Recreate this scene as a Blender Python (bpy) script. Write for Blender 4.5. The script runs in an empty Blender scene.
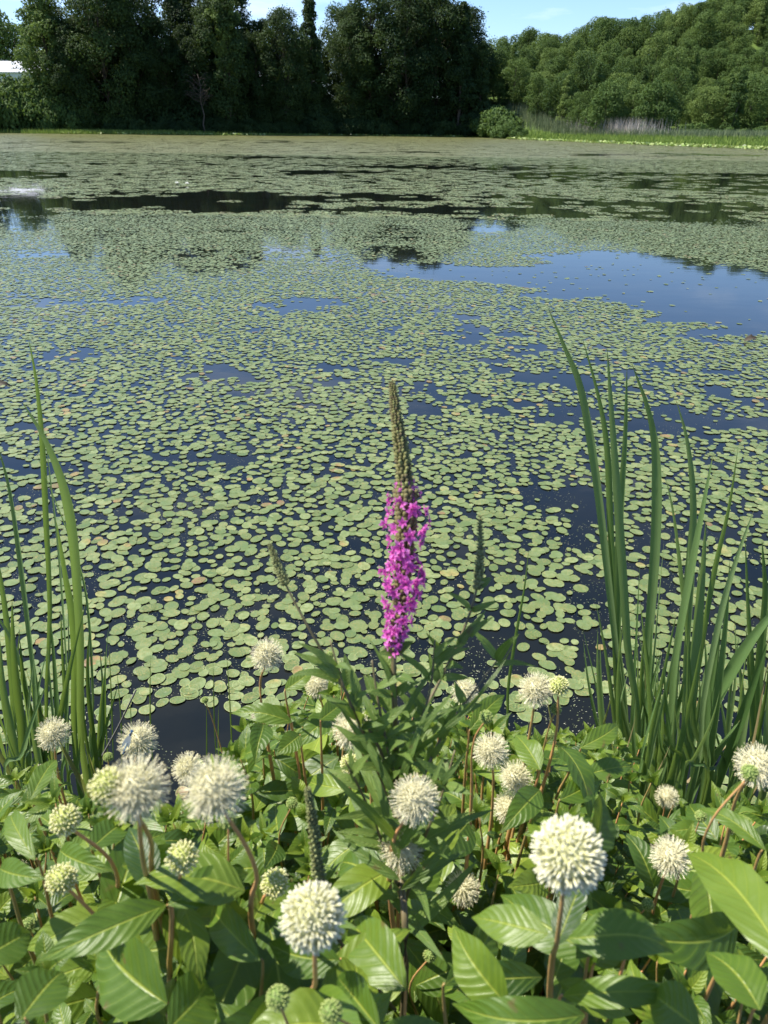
import bpy, math, random
import numpy as np
from mathutils import Vector, Matrix
R = random.Random(7)
G = np.random.default_rng(11)
sc = bpy.context.scene
col = sc.collection
PI = math.pi

# ------------------------------------------------------------------ camera
W, H, F = 768, 1024, 740.0
CH = 2.6
PITCH = math.atan((512 - 126.0) / F)
ROLL = math.radians(0.75)
cp, sp_ = math.cos(PITCH), math.sin(PITCH)
fwd = np.array([0, cp, -sp_]); up0 = np.array([0, sp_, cp]); r0 = np.array([1.0, 0, 0])
rgt = r0 * math.cos(ROLL) + up0 * math.sin(ROLL)
upv = up0 * math.cos(ROLL) - r0 * math.sin(ROLL)
CAM = np.array([0, 0, CH])
def ray(u, v): return fwd + (u - 384) / F * rgt + (512 - v) / F * upv
def P(u, v, d): return CAM + d * ray(u, v)
def ground(u, v, z=0.0):
    r = ray(u, v); return CAM + r * ((z - CH) / r[2])
def plane_y(u, v, Y):
    r = ray(u, v); return CAM + r * (Y / r[1])
def proj(p):
    q = np.asarray(p, float) - CAM
    d = q @ fwd
    dd = np.where(np.abs(d) < 1e-6, 1e-6, d)
    return 384 + F * (q @ rgt) / dd, 512 - F * (q @ upv) / dd, d
cam_d = bpy.data.cameras.new('camera'); cam = bpy.data.objects.new('camera', cam_d); col.objects.link(cam)
cam_d.sensor_fit = 'VERTICAL'; cam_d.sensor_height = 36; cam_d.lens = 36 * F / 1024
cam_d.clip_start = 0.02; cam_d.clip_end = 3000
cam_d.dof.use_dof = True; cam_d.dof.focus_distance = 1.9; cam_d.dof.aperture_fstop = 12.0
M = Matrix.Identity(4)
for i in range(3):
    M[i][0] = rgt[i]; M[i][1] = upv[i]; M[i][2] = -fwd[i]; M[i][3] = CAM[i]
cam.matrix_world = M
sc.camera = cam

# ------------------------------------------------------------------ light
AZ, EL = math.radians(-76), math.radians(56)
S = Vector((math.cos(EL) * math.sin(AZ), math.cos(EL) * math.cos(AZ), math.sin(EL)))
sl = bpy.data.lights.new('sun', 'SUN'); so = bpy.data.objects.new('sun', sl); col.objects.link(so)
sl.energy = 5.0; sl.angle = math.radians(0.5); sl.color = (1, 0.94, 0.83)
so.rotation_euler = S.to_track_quat('Z', 'Y').to_euler()
w = bpy.data.worlds.new('World'); sc.world = w; w.use_nodes = True
nt = w.node_tree; nt.nodes.clear()
sky = nt.nodes.new('ShaderNodeTexSky'); sky.sky_type = 'NISHITA'; sky.sun_disc = False
sky.sun_elevation = EL; sky.sun_rotation = AZ; sky.altitude = 100; sky.dust_density = 0.25; sky.air_density = 1.0; sky.ozone_density = 4.0
tc = nt.nodes.new('ShaderNodeTexCoord'); mp = nt.nodes.new('ShaderNodeMapping'); mp.inputs['Scale'].default_value = (1.6, 1.6, 9)
no = nt.nodes.new('ShaderNodeTexNoise'); no.inputs['Scale'].default_value = 2.1; no.inputs['Detail'].default_value = 7; no.inputs['Roughness'].default_value = .6
rp = nt.nodes.new('ShaderNodeMapRange'); rp.inputs[1].default_value = .54; rp.inputs[2].default_value = .76; rp.inputs[3].default_value = 0; rp.inputs[4].default_value = .5
mx = nt.nodes.new('ShaderNodeMix'); mx.data_type = 'RGBA'; mx.inputs[7].default_value = (7.5, 8, 8.8, 1)
tint = nt.nodes.new('ShaderNodeMix'); tint.data_type = 'RGBA'; tint.blend_type = 'MULTIPLY'; tint.inputs[0].default_value = 1; tint.inputs[7].default_value = (.86, .93, 1.08, 1)
bg = nt.nodes.new('ShaderNodeBackground'); bg.inputs[1].default_value = 0.095
wo = nt.nodes.new('ShaderNodeOutputWorld')
L = nt.links.new
L(tc.outputs['Generated'], mp.inputs[0]); L(mp.outputs[0], no.inputs['Vector']); L(no.outputs[0], rp.inputs[0])
L(rp.outputs[0], mx.inputs[0]); L(sky.outputs[0], tint.inputs[6]); L(tint.outputs[2], mx.inputs[6]); L(mx.outputs[2], bg.inputs[0]); L(bg.outputs[0], wo.inputs[0])
vs = sc.view_settings; vs.view_transform = 'Standard'; vs.look = 'None'; vs.exposure = 1.10; vs.gamma = 1
sc.cycles.use_denoising = True
sc.cycles.max_bounces = 6; sc.cycles.transparent_max_bounces = 8; sc.cycles.diffuse_bounces = 3; sc.cycles.glossy_bounces = 3
sc.cycles.transmission_bounces = 4; sc.cycles.caustics_reflective = False; sc.cycles.caustics_refractive = False
sc.cycles.sample_clamp_indirect = 6

# ------------------------------------------------------------------ noise (numpy value noise)
def vnoise(x, y, seed=0):
    x = np.asarray(x, float); y = np.asarray(y, float)
    xi = np.floor(x).astype(np.int64); yi = np.floor(y).astype(np.int64)
    fx = x - xi; fy = y - yi; fx = fx * fx * (3 - 2 * fx); fy = fy * fy * (3 - 2 * fy)
    def h(a, b):
        n = (a * 374761393 + b * 668265263 + seed * 974711) & 0xFFFFFFFF
        n = ((n ^ (n >> 13)) * 1274126177) & 0xFFFFFFFF
        return ((n ^ (n >> 16)) & 0xFFFF) / 65535.0
    return (h(xi, yi) * (1 - fx) + h(xi + 1, yi) * fx) * (1 - fy) + (h(xi, yi + 1) * (1 - fx) + h(xi + 1, yi + 1) * fx) * fy
def fbm(x, y, s, seed=0, o=4):
    t = 0; a = .5; k = 0
    for i in range(o):
        t = t + a * vnoise(x / s * 2 ** i + 17.3 * i, y / s * 2 ** i - 9.1 * i, seed + i); k += a; a *= .55
    return t / k

# ------------------------------------------------------------------ mesh builder
class MB:
    def __init__(s): s.v = []; s.f = []; s.n = 0; s.tone = []; s.uv = []; s.hasuv = False
    def add(s, verts, faces, tone=0.5, uv=None):
        verts = np.asarray(verts, float).reshape(-1, 3)
        s.v.append(verts)
        for f in faces: s.f.append(tuple(i + s.n for i in f))
        s.n += len(verts)
        s.tone.append(np.full(len(verts), tone) if np.isscalar(tone) else np.asarray(tone))
        if uv is None: uv = np.zeros((len(verts), 2))
        s.uv.append(np.asarray(uv, float))
    def tube(s, pts, rad, k=6, tone=.5, cap=True):
        pts = np.asarray(pts, float); n = len(pts)
        rad = np.full(n, rad) if np.isscalar(rad) else np.asarray(rad)
        t = np.gradient(pts, axis=0); t /= np.linalg.norm(t, axis=1)[:, None] + 1e-9
        ref = np.array([0, 0, 1.0]) if abs(t[0][2]) < .9 else np.array([1.0, 0, 0])
        a = np.cross(t, ref); a /= np.linalg.norm(a, axis=1)[:, None] + 1e-9; b = np.cross(t, a)
        th = np.arange(k) * 2 * PI / k
        vv = pts[:, None] + rad[:, None, None] * (np.cos(th)[None, :, None] * a[:, None] + np.sin(th)[None, :, None] * b[:, None])
        ff = [(i * k + j, i * k + (j + 1) % k, (i + 1) * k + (j + 1) % k, (i + 1) * k + j) for i in range(n - 1) for j in range(k)]
        if cap: ff += [tuple(range(k - 1, -1, -1)), tuple((n - 1) * k + j for j in range(k))]
        uv = np.zeros((n, k, 2)); uv[:, :, 0] = np.linspace(0, 1, n)[:, None]
        s.add(vv.reshape(-1, 3), ff, tone, uv.reshape(-1, 2))
    def build(s, name, mat, parent=None, smooth=True, origin=None):
        me = s.mesh(name, mat, smooth, origin)
        return link(name, me, parent, origin)
    def mesh(s, name, mat, smooth=True, origin=None):
        me = bpy.data.meshes.new(name)
        v = np.concatenate(s.v) if s.v else np.zeros((0, 3))
        if origin is not None: v = v - np.asarray(origin)
        me.from_pydata(v.tolist(), [], s.f)
        at = me.attributes.new('tone', 'FLOAT', 'POINT'); at.data.foreach_set('value', np.concatenate(s.tone).astype(np.float32))
        au = me.attributes.new('st', 'FLOAT_VECTOR', 'POINT')
        uv = np.concatenate(s.uv); u3 = np.zeros((len(uv), 3), np.float32); u3[:, :2] = uv
        au.data.foreach_set('vector', u3.ravel())
        if smooth: me.polygons.foreach_set('use_smooth', [True] * len(me.polygons))
        for m in (mat if isinstance(mat, (list, tuple)) else [mat]): me.materials.append(m)
        me.update(); return me
def link(name, me, parent=None, loc=None):
    o = bpy.data.objects.new(name, me); col.objects.link(o)
    if loc is not None: o.location = tuple(loc)
    if parent is not None:
        o.parent = parent
        o.matrix_parent_inverse = Matrix.Identity(4)
        if loc is not None: o.location = Vector(tuple(loc)) - wloc(parent)
        else: o.location = -wloc(parent)
    return o
def wloc(o):
    l = Vector(o.location)
    while o.parent: o = o.parent; l = l + Vector(o.location)
    return l
def tag(o, label=None, cat=None, group=None, kind=None):
    if label: o['label'] = label
    if cat: o['category'] = cat
    if group: o['group'] = group
    if kind: o['kind'] = kind
    return o
def empty(name, loc, label, cat, group=None):
    o = bpy.data.objects.new(name, None); col.objects.link(o); o.location = tuple(loc); o.empty_display_size = .1
    return tag(o, label, cat, group)

# ------------------------------------------------------------------ materials
def newmat(name):
    m = bpy.data.materials.new(name); m.use_nodes = True; n = m.node_tree; n.nodes.clear()
    return m, n
def N(n, t, **k):
    x = n.nodes.new(t)
    for a, b in k.items():
        if a == 'i':
            for c, d in b.items(): x.inputs[c].default_value = d
        else: setattr(x, a, b)
    return x
def ramp(n, src, stops):
    r = N(n, 'ShaderNodeValToRGB'); e = r.color_ramp.elements
    e[0].position, e[0].color = stops[0][0], (*stops[0][1], 1); e[1].position, e[1].color = stops[-1][0], (*stops[-1][1], 1)
    for p, c in stops[1:-1]:
        q = e.new(p); q.color = (*c, 1)
    n.links.new(src, r.inputs[0]); return r.outputs[0]
def mixc(n, f, a, b, mode='MIX'):
    m = N(n, 'ShaderNodeMix', data_type='RGBA', blend_type=mode)
    for s, i in ((f, 0), (a, 6), (b, 7)):
        if isinstance(s, (int, float)): m.inputs[i].default_value = s
        elif isinstance(s, tuple): m.inputs[i].default_value = (*s, 1)
        else: n.links.new(s, m.inputs[i])
    return m.outputs[2]
def math_(n, op, a, b=0.0, c=0.0):
    m = N(n, 'ShaderNodeMath', operation=op)
    for i, s in enumerate((a, b, c)):
        if isinstance(s, (int, float)): m.inputs[i].default_value = s
        else: n.links.new(s, m.inputs[i])
    return m.outputs[0]
def attr(n, name): return N(n, 'ShaderNodeAttribute', attribute_name=name)
def noise(n, scale, detail=4, vec=None, rough=.55):
    x = N(n, 'ShaderNodeTexNoise', i={'Scale': scale, 'Detail': detail, 'Roughness': rough})
    if vec is None: vec = N(n, 'ShaderNodeTexCoord').outputs['Object']
    n.links.new(vec, x.inputs['Vector']); return x.outputs[0]
def finish(n, color, rough=.6, transl=0.0, tcol=None, bump=None, bs=.3, bd=.01, spec=.5, sheen=0):
    p = N(n, 'ShaderNodeBsdfPrincipled')
    if isinstance(color, tuple): p.inputs['Base Color'].default_value = (*color, 1)
    else: n.links.new(color, p.inputs['Base Color'])
    if isinstance(rough, (int, float)): p.inputs['Roughness'].default_value = rough
    else: n.links.new(rough, p.inputs['Roughness'])
    p.inputs['Specular IOR Level'].default_value = spec
    out = N(n, 'ShaderNodeOutputMaterial'); sh = p.outputs[0]
    if bump is not None:
        b = N(n, 'ShaderNodeBump', i={'Strength': bs, 'Distance': bd}); n.links.new(bump, b.inputs['Height']); n.links.new(b.outputs[0], p.inputs['Normal'])
    if transl > 0:
        t = N(n, 'ShaderNodeBsdfTranslucent')
        if tcol is None: tcol = color
        if isinstance(tcol, tuple): t.inputs[0].default_value = (*tcol, 1)
        else: n.links.new(tcol, t.inputs[0])
        m = N(n, 'ShaderNodeMixShader'); m.inputs[0].default_value = transl
        n.links.new(sh, m.inputs[1]); n.links.new(t.outputs[0], m.inputs[2]); sh = m.outputs[0]
    n.links.new(sh, out.inputs[0])

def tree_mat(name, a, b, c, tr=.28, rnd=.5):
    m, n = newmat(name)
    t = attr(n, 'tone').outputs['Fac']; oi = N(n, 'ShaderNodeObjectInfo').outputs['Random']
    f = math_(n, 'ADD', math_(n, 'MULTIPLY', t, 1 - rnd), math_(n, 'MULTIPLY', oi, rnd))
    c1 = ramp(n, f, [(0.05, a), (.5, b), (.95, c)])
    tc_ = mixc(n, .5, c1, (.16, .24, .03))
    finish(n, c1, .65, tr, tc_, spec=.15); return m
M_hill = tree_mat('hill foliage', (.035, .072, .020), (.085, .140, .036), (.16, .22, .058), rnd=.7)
M_dark = tree_mat('shaded stand foliage', (.013, .030, .010), (.028, .054, .016), (.060, .100, .026), tr=.16, rnd=.45)  # darker leaf colour, shade on the stand is put into it
M_lit = tree_mat('sunlit shore foliage', (.045, .085, .022), (.075, .13, .034), (.12, .18, .05), rnd=.4)  # lighter leaf colour, sunshine on the shore shrubs is put into it
def bark_mat(name, a, b, sc_=3.0):
    m, n = newmat(name)
    x = noise(n, sc_, 6); c = ramp(n, x, [(.3, a), (.7, b)])
    finish(n, c, .85, bump=x, bs=.5, bd=.05, spec=.2); return m
M_bark = bark_mat('bark', (.05, .04, .03), (.12, .10, .08))
M_dead = bark_mat('dead wood', (.12, .115, .10), (.24, .23, .21))

def leaf_mat(name, dark, mid, lite, under, yel=0.0):
    m, n = newmat(name)
    st = attr(n, 'st').outputs['Vector']; sx = N(n, 'ShaderNodeSeparateXYZ'); n.links.new(st, sx.inputs[0])
    s, t = sx.outputs[0], sx.outputs[1]
    at = math_(n, 'ABSOLUTE', t)
    tone = attr(n, 'tone').outputs['Fac']
    co = N(n, 'ShaderNodeTexCoord').outputs['Object']
    nz = noise(n, 28, 4, co)
    base = ramp(n, math_(n, 'ADD', math_(n, 'MULTIPLY', tone, .75), math_(n, 'MULTIPLY', nz, .25)), [(.1, dark), (.5, mid), (.9, lite)])
    # side veins run forward from the midrib
    ph = math_(n, 'FRACT', math_(n, 'SUBTRACT', math_(n, 'MULTIPLY', s, 9.0), math_(n, 'MULTIPLY', math_(n, 'POWER', at, 1.3), 1.9)))
    dv = math_(n, 'ABSOLUTE', math_(n, 'SUBTRACT', ph, .5))
    vein = N(n, 'ShaderNodeMapRange', i={1: 0.0, 2: .10, 3: 1.0, 4: 0.0}); n.links.new(dv, vein.inputs[0])
    mid_ = N(n, 'ShaderNodeMapRange', i={1: 0.025, 2: .075, 3: 1.0, 4: 0.0}); n.links.new(at, mid_.inputs[0])
    vv = math_(n, 'MAXIMUM', math_(n, 'MULTIPLY', vein.outputs[0], .13), math_(n, 'MULTIPLY', mid_.outputs[0], .55))
    c = mixc(n, vv, base, (lite[0] * 1.7 + .03, lite[1] * 1.45 + .03, lite[2] * 1.5 + .02))
    # wear: brown nibbles near margins
    w1 = N(n, 'ShaderNodeMapRange', i={1: .66, 2: .72, 3: 0.0, 4: .85}); n.links.new(noise(n, 60, 3, co), w1.inputs[0])
    c = mixc(n, w1.outputs[0], c, (.12, .09, .03))
    geo = N(n, 'ShaderNodeNewGeometry').outputs['Backfacing']
    c = mixc(n, geo, c, mixc(n, .65, c, under))
    tcol = mixc(n, .6, c, (.40, .55, .04))
    ht = math_(n, 'ADD', math_(n, 'MULTIPLY', vv, -1.0), math_(n, 'MULTIPLY', math_(n, 'SINE', math_(n, 'MULTIPLY', ph, 6.283)), .16))
    ht = math_(n, 'ADD', ht, math_(n, 'MULTIPLY', noise(n, 90, 3, co), .5))
    hn = noise(n, 55, 2, co, .4); finish(n, c, .42, .34, tcol, bump=ht, bs=.6, bd=.0017, spec=.45)
    ho = N(n, 'ShaderNodeMapRange', i={1: .735, 2: .74, 3: 0.0, 4: 1.0}); n.links.new(hn, ho.inputs[0])
    out = [q for q in n.nodes if q.type == 'OUTPUT_MATERIAL'][0]; src = out.inputs[0].links[0].from_socket; tr = N(n, 'ShaderNodeBsdfTransparent'); mm = N(n, 'ShaderNodeMixShader')
    n.links.new(ho.outputs[0], mm.inputs[0]); n.links.new(src, mm.inputs[1]); n.links.new(tr.outputs[0], mm.inputs[2]); n.links.new(mm.outputs[0], out.inputs[0]); return m
M_leaf = leaf_mat('buttonbush leaf', (.022, .055, .009), (.072, .132, .014), (.20, .27, .028), (.12, .20, .09))
M_lleaf = leaf_mat('loosestrife leaf', (.055, .10, .022), (.10, .165, .036), (.17, .24, .055), (.12, .19, .08))
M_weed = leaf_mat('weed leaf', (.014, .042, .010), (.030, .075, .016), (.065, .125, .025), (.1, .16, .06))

def blade_mat(name, a, b, c):
    m, n = newmat(name)
    st = attr(n, 'st').outputs['Vector']; mpn = N(n, 'ShaderNodeMapping', i={'Scale': (1.5, 7, 1)}); n.links.new(st, mpn.inputs[0])
    z = noise(n, 3, 5, mpn.outputs[0]); tone = attr(n, 'tone').outputs['Fac']
    cc = ramp(n, math_(n, 'ADD', math_(n, 'MULTIPLY', tone, .6), math_(n, 'MULTIPLY', z, .4)), [(.15, a), (.5, b), (.85, c)])
    sx = N(n, 'ShaderNodeSeparateXYZ'); n.links.new(st, sx.inputs[0])
    tip = N(n, 'ShaderNodeMapRange', i={1: .975, 2: 1.0, 3: 0.0, 4: .8}); n.links.new(sx.outputs[0], tip.inputs[0])
    cc = mixc(n, tip.outputs[0], cc, (.22, .15, .06))
    lines = math_(n, 'SINE', math_(n, 'MULTIPLY', sx.outputs[1], 38))
    finish(n, cc, .40, .28, mixc(n, .55, cc, (.36, .52, .06)), bump=lines, bs=.3, bd=.0006, spec=.5); return m
M_cat = blade_mat('cattail blade', (.05, .11, .028), (.12, .20, .065), (.24, .32, .14))
M_deadb = blade_mat('withered blade', (.14, .10, .05), (.26, .20, .10), (.36, .30, .17))
M_grass = blade_mat('sedge blade', (.05, .10, .02), (.09, .16, .03), (.15, .21, .05))

def stem_mat(name, a, b):
    m, n = newmat(name)
    z = noise(n, 45, 4); c = ramp(n, math_(n, 'ADD', math_(n, 'MULTIPLY', z, .5), math_(n, 'MULTIPLY', attr(n, 'tone').outputs['Fac'], .5)), [(.25, a), (.75, b)])
    finish(n, c, .5, bump=z, bs=.3, bd=.001, spec=.4); return m
M_stem = stem_mat('buttonbush stem', (.26, .20, .07), (.56, .28, .12))
M_lstem = stem_mat('loosestrife stem', (.10, .10, .04), (.16, .11, .06))

def tone_mat(name, stops, rough=.6, tr=.25, spec=.3, tc=None):
    m, n = newmat(name)
    c = ramp(n, attr(n, 'tone').outputs['Fac'], stops)
    finish(n, c, rough, tr, tc if tc else c, spec=spec); return m
# tone: 0 core/tube base, .5 corolla, 1 style tip
M_ball = tone_mat('cream flower head', [(0, (.50, .50, .24)), (.35, (.74, .70, .44)), (.6, (.85, .82, .60)), (.8, (.88, .84, .64)), (1, (.80, .72, .40))], .6, .35)
M_open = tone_mat('opening flower head', [(0, (.36, .42, .10)), (.4, (.60, .62, .22)), (.7, (.78, .75, .36)), (1, (.84, .82, .5))])
M_bud = tone_mat('green flower bud', [(0, (.14, .22, .05)), (.5, (.34, .44, .12)), (1, (.50, .56, .20))])
M_pet = tone_mat('magenta petal', [(0, (.42, .05, .30)), (.5, (.78, .13, .55)), (1, (.88, .34, .74))], .5, .45)
M_calyx = tone_mat('calyx', [(0, (.12, .09, .05)), (.5, (.18, .17, .06)), (1, (.26, .28, .10))], .7, .1)

M_gcal = tone_mat('green calyx', [(0, (.12, .12, .05)), (.5, (.19, .21, .08)), (1, (.27, .30, .12))], .7, .1)
# lily pads
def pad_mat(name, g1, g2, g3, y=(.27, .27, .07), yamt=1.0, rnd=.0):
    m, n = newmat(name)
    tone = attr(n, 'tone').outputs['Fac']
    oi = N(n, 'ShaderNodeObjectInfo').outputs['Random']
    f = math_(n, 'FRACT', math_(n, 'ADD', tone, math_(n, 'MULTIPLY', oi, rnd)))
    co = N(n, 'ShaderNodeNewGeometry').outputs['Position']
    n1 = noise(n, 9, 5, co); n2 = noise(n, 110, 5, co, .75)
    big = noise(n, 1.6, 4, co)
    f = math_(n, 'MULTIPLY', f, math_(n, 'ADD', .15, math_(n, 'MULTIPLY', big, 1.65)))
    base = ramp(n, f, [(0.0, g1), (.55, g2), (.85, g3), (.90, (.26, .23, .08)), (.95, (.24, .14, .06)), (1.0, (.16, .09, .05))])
    st = attr(n, 'st').outputs['Vector']; sx = N(n, 'ShaderNodeSeparateXYZ'); n.links.new(st, sx.inputs[0])
    # eaten, yellow-speckled patches
    sp = N(n, 'ShaderNodeMapRange', i={1: .49, 2: .56, 3: 0.0, 4: .95 * yamt}); n.links.new(n2, sp.inputs[0])
    pm = N(n, 'ShaderNodeMapRange', i={1: .36, 2: .60, 3: 0.1, 4: 1.0}); n.links.new(n1, pm.inputs[0])
    c = mixc(n, math_(n, 'MULTIPLY', sp.outputs[0], pm.outputs[0]), base, y)
    n3 = noise(n, 38, 4, co, .6); blm = N(n, 'ShaderNodeMapRange', i={1: .40, 2: .62, 3: 0.0, 4: .65}); n.links.new(n3, blm.inputs[0])
    c = mixc(n, blm.outputs[0], c, (.10, .135, .035))
    hl = N(n, 'ShaderNodeMapRange', i={1: .665, 2: .70, 3: 0.0, 4: .9}); n.links.new(noise(n, 170, 2, co, .5), hl.inputs[0])
    c = mixc(n, hl.outputs[0], c, (.035, .035, .015))
    rim = N(n, 'ShaderNodeMapRange', i={1: .86, 2: 1.0, 3: 0.0, 4: .5}); n.links.new(sx.outputs[0], rim.inputs[0])
    c = mixc(n, rim.outputs[0], c, (.28, .34, .14))
    ang = math_(n, 'SINE', math_(n, 'MULTIPLY', sx.outputs[1], 14.0))
    finish(n, c, .40, 0, bump=math_(n, 'ADD', math_(n, 'MULTIPLY', ang, .25), n2), bs=.3, bd=.003, spec=.30); return m
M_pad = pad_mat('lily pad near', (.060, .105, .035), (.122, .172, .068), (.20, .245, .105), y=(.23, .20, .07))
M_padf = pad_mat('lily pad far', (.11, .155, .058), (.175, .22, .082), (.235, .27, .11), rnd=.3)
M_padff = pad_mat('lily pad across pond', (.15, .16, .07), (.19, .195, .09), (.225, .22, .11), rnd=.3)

m, n = newmat('pond water'); M_water = m
co = N(n, 'ShaderNodeNewGeometry').outputs['Position']
mp1 = N(n, 'ShaderNodeMapping', i={'Scale': (.5, 1.0, 1)}); n.links.new(co, mp1.inputs[0])
h1 = noise(n, 1.6, 3, mp1.outputs[0]); h2 = noise(n, 14, 2, co)
hh = math_(n, 'ADD', h1, math_(n, 'MULTIPLY', h2, .08))
cw = ramp(n, noise(n, 1.3, 4, co), [(.35, (.004, .006, .006)), (.7, (.010, .011, .008))])
finish(n, cw, .03, bump=hh, bs=.05, bd=.03, spec=.5)
[x for x in n.nodes if x.type == 'BSDF_PRINCIPLED'][0].inputs['IOR'].default_value = 1.34

m, n = newmat('land'); M_land = m
co = N(n, 'ShaderNodeNewGeometry').outputs['Position']
n1 = noise(n, .15, 6, co); n2 = noise(n, 3.0, 6, co)
sx = N(n, 'ShaderNodeSeparateXYZ'); n.links.new(co, sx.inputs[0])
cg = ramp(n, n1, [(.3, (.045, .080, .020)), (.7, (.10, .15, .035))])
cs = ramp(n, n2, [(.3, (.018, .014, .009)), (.7, (.045, .036, .022))])
nearm = N(n, 'ShaderNodeMapRange', i={1: 8, 2: 20, 3: 0.0, 4: 1.0}); n.links.new(sx.outputs[1], nearm.inputs[0])
finish(n, mixc(n, nearm.outputs[0], cs, cg), .95, bump=n2, bs=.5, bd=.05, spec=.1)

# ------------------------------------------------------------------ terrain
def sstep(a, b, x): t = np.clip((x - a) / (b - a), 0, 1); return t * t * (3 - 2 * t)
shU = np.array([-400, -150, 0, 100, 200, 350, 480, 520, 600, 700, 768, 900, 1200.])
shV = np.array([133, 133, 133, 134, 135, 136, 137.4, 139.5, 143, 147, 149.5, 155, 168.])
shp = np.array([ground(a, b) for a, b in zip(shU, shV)])
def shore(x): return np.interp(x, shp[:, 0], shp[:, 1])
skU = np.array([380, 440, 480, 500, 540, 560, 600, 640, 670, 700, 740, 768, 860, 1000])
skV = np.array([118, 80, 58, 50, 46, 42, 39, 38, 27, 18, 8, 4, -10, -20])
YR = 312.0
skp = np.array([plane_y(a, b, YR) for a, b in zip(skU, skV)])
def ridge(x): return np.interp(x, skp[:, 0], skp[:, 2] - 10.0 - 2.0 * (1 - sstep(500, 600, skU)))
def land_h(x, y):
    x = np.asarray(x, float); y = np.asarray(y, float)
    ys = shore(x)
    near = 1.0 * (1 - sstep(.5, 1.75, y + .18 * np.sin(x * 1.7))) - .55 * sstep(1.5, 3.2, y)
    d = y - ys
    far = -.55 + .8 * sstep(-1.0, 1.0, d) + .9 * sstep(6, 45, d)
    z = np.where(y < 40, near, far)
    k = sstep(205, YR, y)
    xr = x * YR / np.maximum(y, 60)
    hill = ridge(xr) * k + 3.0 * fbm(x, y, 40, 5) * k
    z = z + np.where(y > 195, np.maximum(hill, 0) * sstep(18, 45, d), 0)
    # land to the side of the pond
    side = sstep(150, 175, np.abs(x)) * (y > 40)
    z = z + side * 1.6 * (z < .4)
    return z
def axis(vals): return np.unique(np.round(np.array(vals, float), 4))
xs = axis(list(np.arange(-3, 3.01, .12)) + list(np.geomspace(3.2, 900, 60)) + list(-np.geomspace(3.2, 900, 60)) + list(np.arange(-180, 181, 6)))
ys = axis(list(np.arange(-3, 4, .12)) + list(np.geomspace(4.2, 120, 24)) + list(np.arange(124, 270, 2.0)) + list(np.arange(276, 420, 8)) + [-900, -200, -60, -20, -6] + [450, 520, 650, 900, 1400])
XX, YY = np.meshgrid(xs, ys)
ZZ = land_h(XX, YY)
nx_, ny_ = len(xs), len(ys)
mb = MB()
idx = np.arange(nx_ * ny_).reshape(ny_, nx_)
q = np.stack([idx[:-1, :-1], idx[:-1, 1:], idx[1:, 1:], idx[1:, :-1]], -1).reshape(-1, 4)
mb.add(np.stack([XX, YY, ZZ], -1).reshape(-1, 3), q.tolist())
tag(mb.build('ground', M_land), 'earthy bank in front and grassy rising land across the pond', 'ground', kind='structure')
mb = MB(); mb.add([(-185, .8, 0), (185, .8, 0), (185, 320, 0), (-185, 320, 0)], [(0, 1, 2, 3)])
tag(mb.build('water', M_water), 'dark still pond water reflecting blue sky and trees', 'water', kind='structure')

# ------------------------------------------------------------------ lily pads: cover map
def blob(u, v, cu, cv, ru, rv, s=1.0):  # soft ellipse
    d = ((u - cu) / ru) ** 2 + ((v - cv) / rv) ** 2
    return s * (1 - sstep(.15, 1.8, d))
def cover(x, y):
    p = np.stack([x, y, np.zeros_like(x)], -1); u, v, d = proj(p)
    c = np.interp(v, [130, 150, 165, 200, 240, 300, 340, 400, 470, 560, 640, 700, 760, 900], [.98, .94, .88, .84, .84, .80, .74, .71, .70, .74, .72, .54, .40, .3])
    hol = np.zeros_like(c)
    for a in [(15, 176, 50, 5, .5), (130, 200, 72, 9, .52), (215, 201, 90, 9, .75), (350, 199, 80, 4, .5), (560, 210, 150, 7, .44), (720, 214, 110, 9, .45),
              (600, 176, 110, 5, .5), (720, 182, 100, 9, .75), (760, 188, 60, 10, .6), (480, 168, 130, 4, .6), (490, 224, 36, 10, .55), (250, 142, 70, 1.6, .4), (100, 142, 50, 1.2, .4), (420, 152, 60, 1.5, .4), (640, 155, 120, 1.5, .5), (330, 172, 60, 2.5, .5), (260, 158, 60, 2, .4),
              (22, 210, 34, 22, .62), (250, 245, 190, 32, .12), (395, 248, 34, 30, .34), (150, 235, 60, 20, .1), (35, 255, 50, 9, .35), (20, 300, 60, 8, .25),
              (480, 272, 90, 9, .8), (600, 275, 110, 22, 1.0), (700, 296, 100, 30, 1.0), (780, 312, 110, 30, 1.0), (560, 292, 60, 7, .6), (470, 312, 60, 7, .35), (330, 306, 60, 10, .3), (130, 300, 60, 6, .3),
              (250, 372, 40, 22, .1), (410, 412, 60, 16, .1), (720, 430, 60, 18, .08), (560, 500, 60, 20, .18), (30, 520, 40, 40, .2),
              (180, 742, 75, 40, .62), (120, 700, 50, 26, .3), (490, 655, 40, 26, .7), (610, 640, 40, 30, .12), (420, 690, 60, 30, .15), (560, 720, 60, 20, .2)]:
        hol = np.maximum(hol, blob(u + 10 * (vnoise(x * .3, y * .3, 3) - .5), v, *a))
    isl = np.zeros_like(c)
    for a in [(575, 312, 90, 9, .9), (690, 326, 50, 4, .7), (470, 290, 70, 6, .7), (740, 340, 60, 5, .6), (505, 263, 60, 5, .7)]:
        isl = np.maximum(isl, blob(u, v, *a))
    return np.clip(c - hol + np.where(hol > .3, isl, 0), 0, 1), u, v
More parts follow.
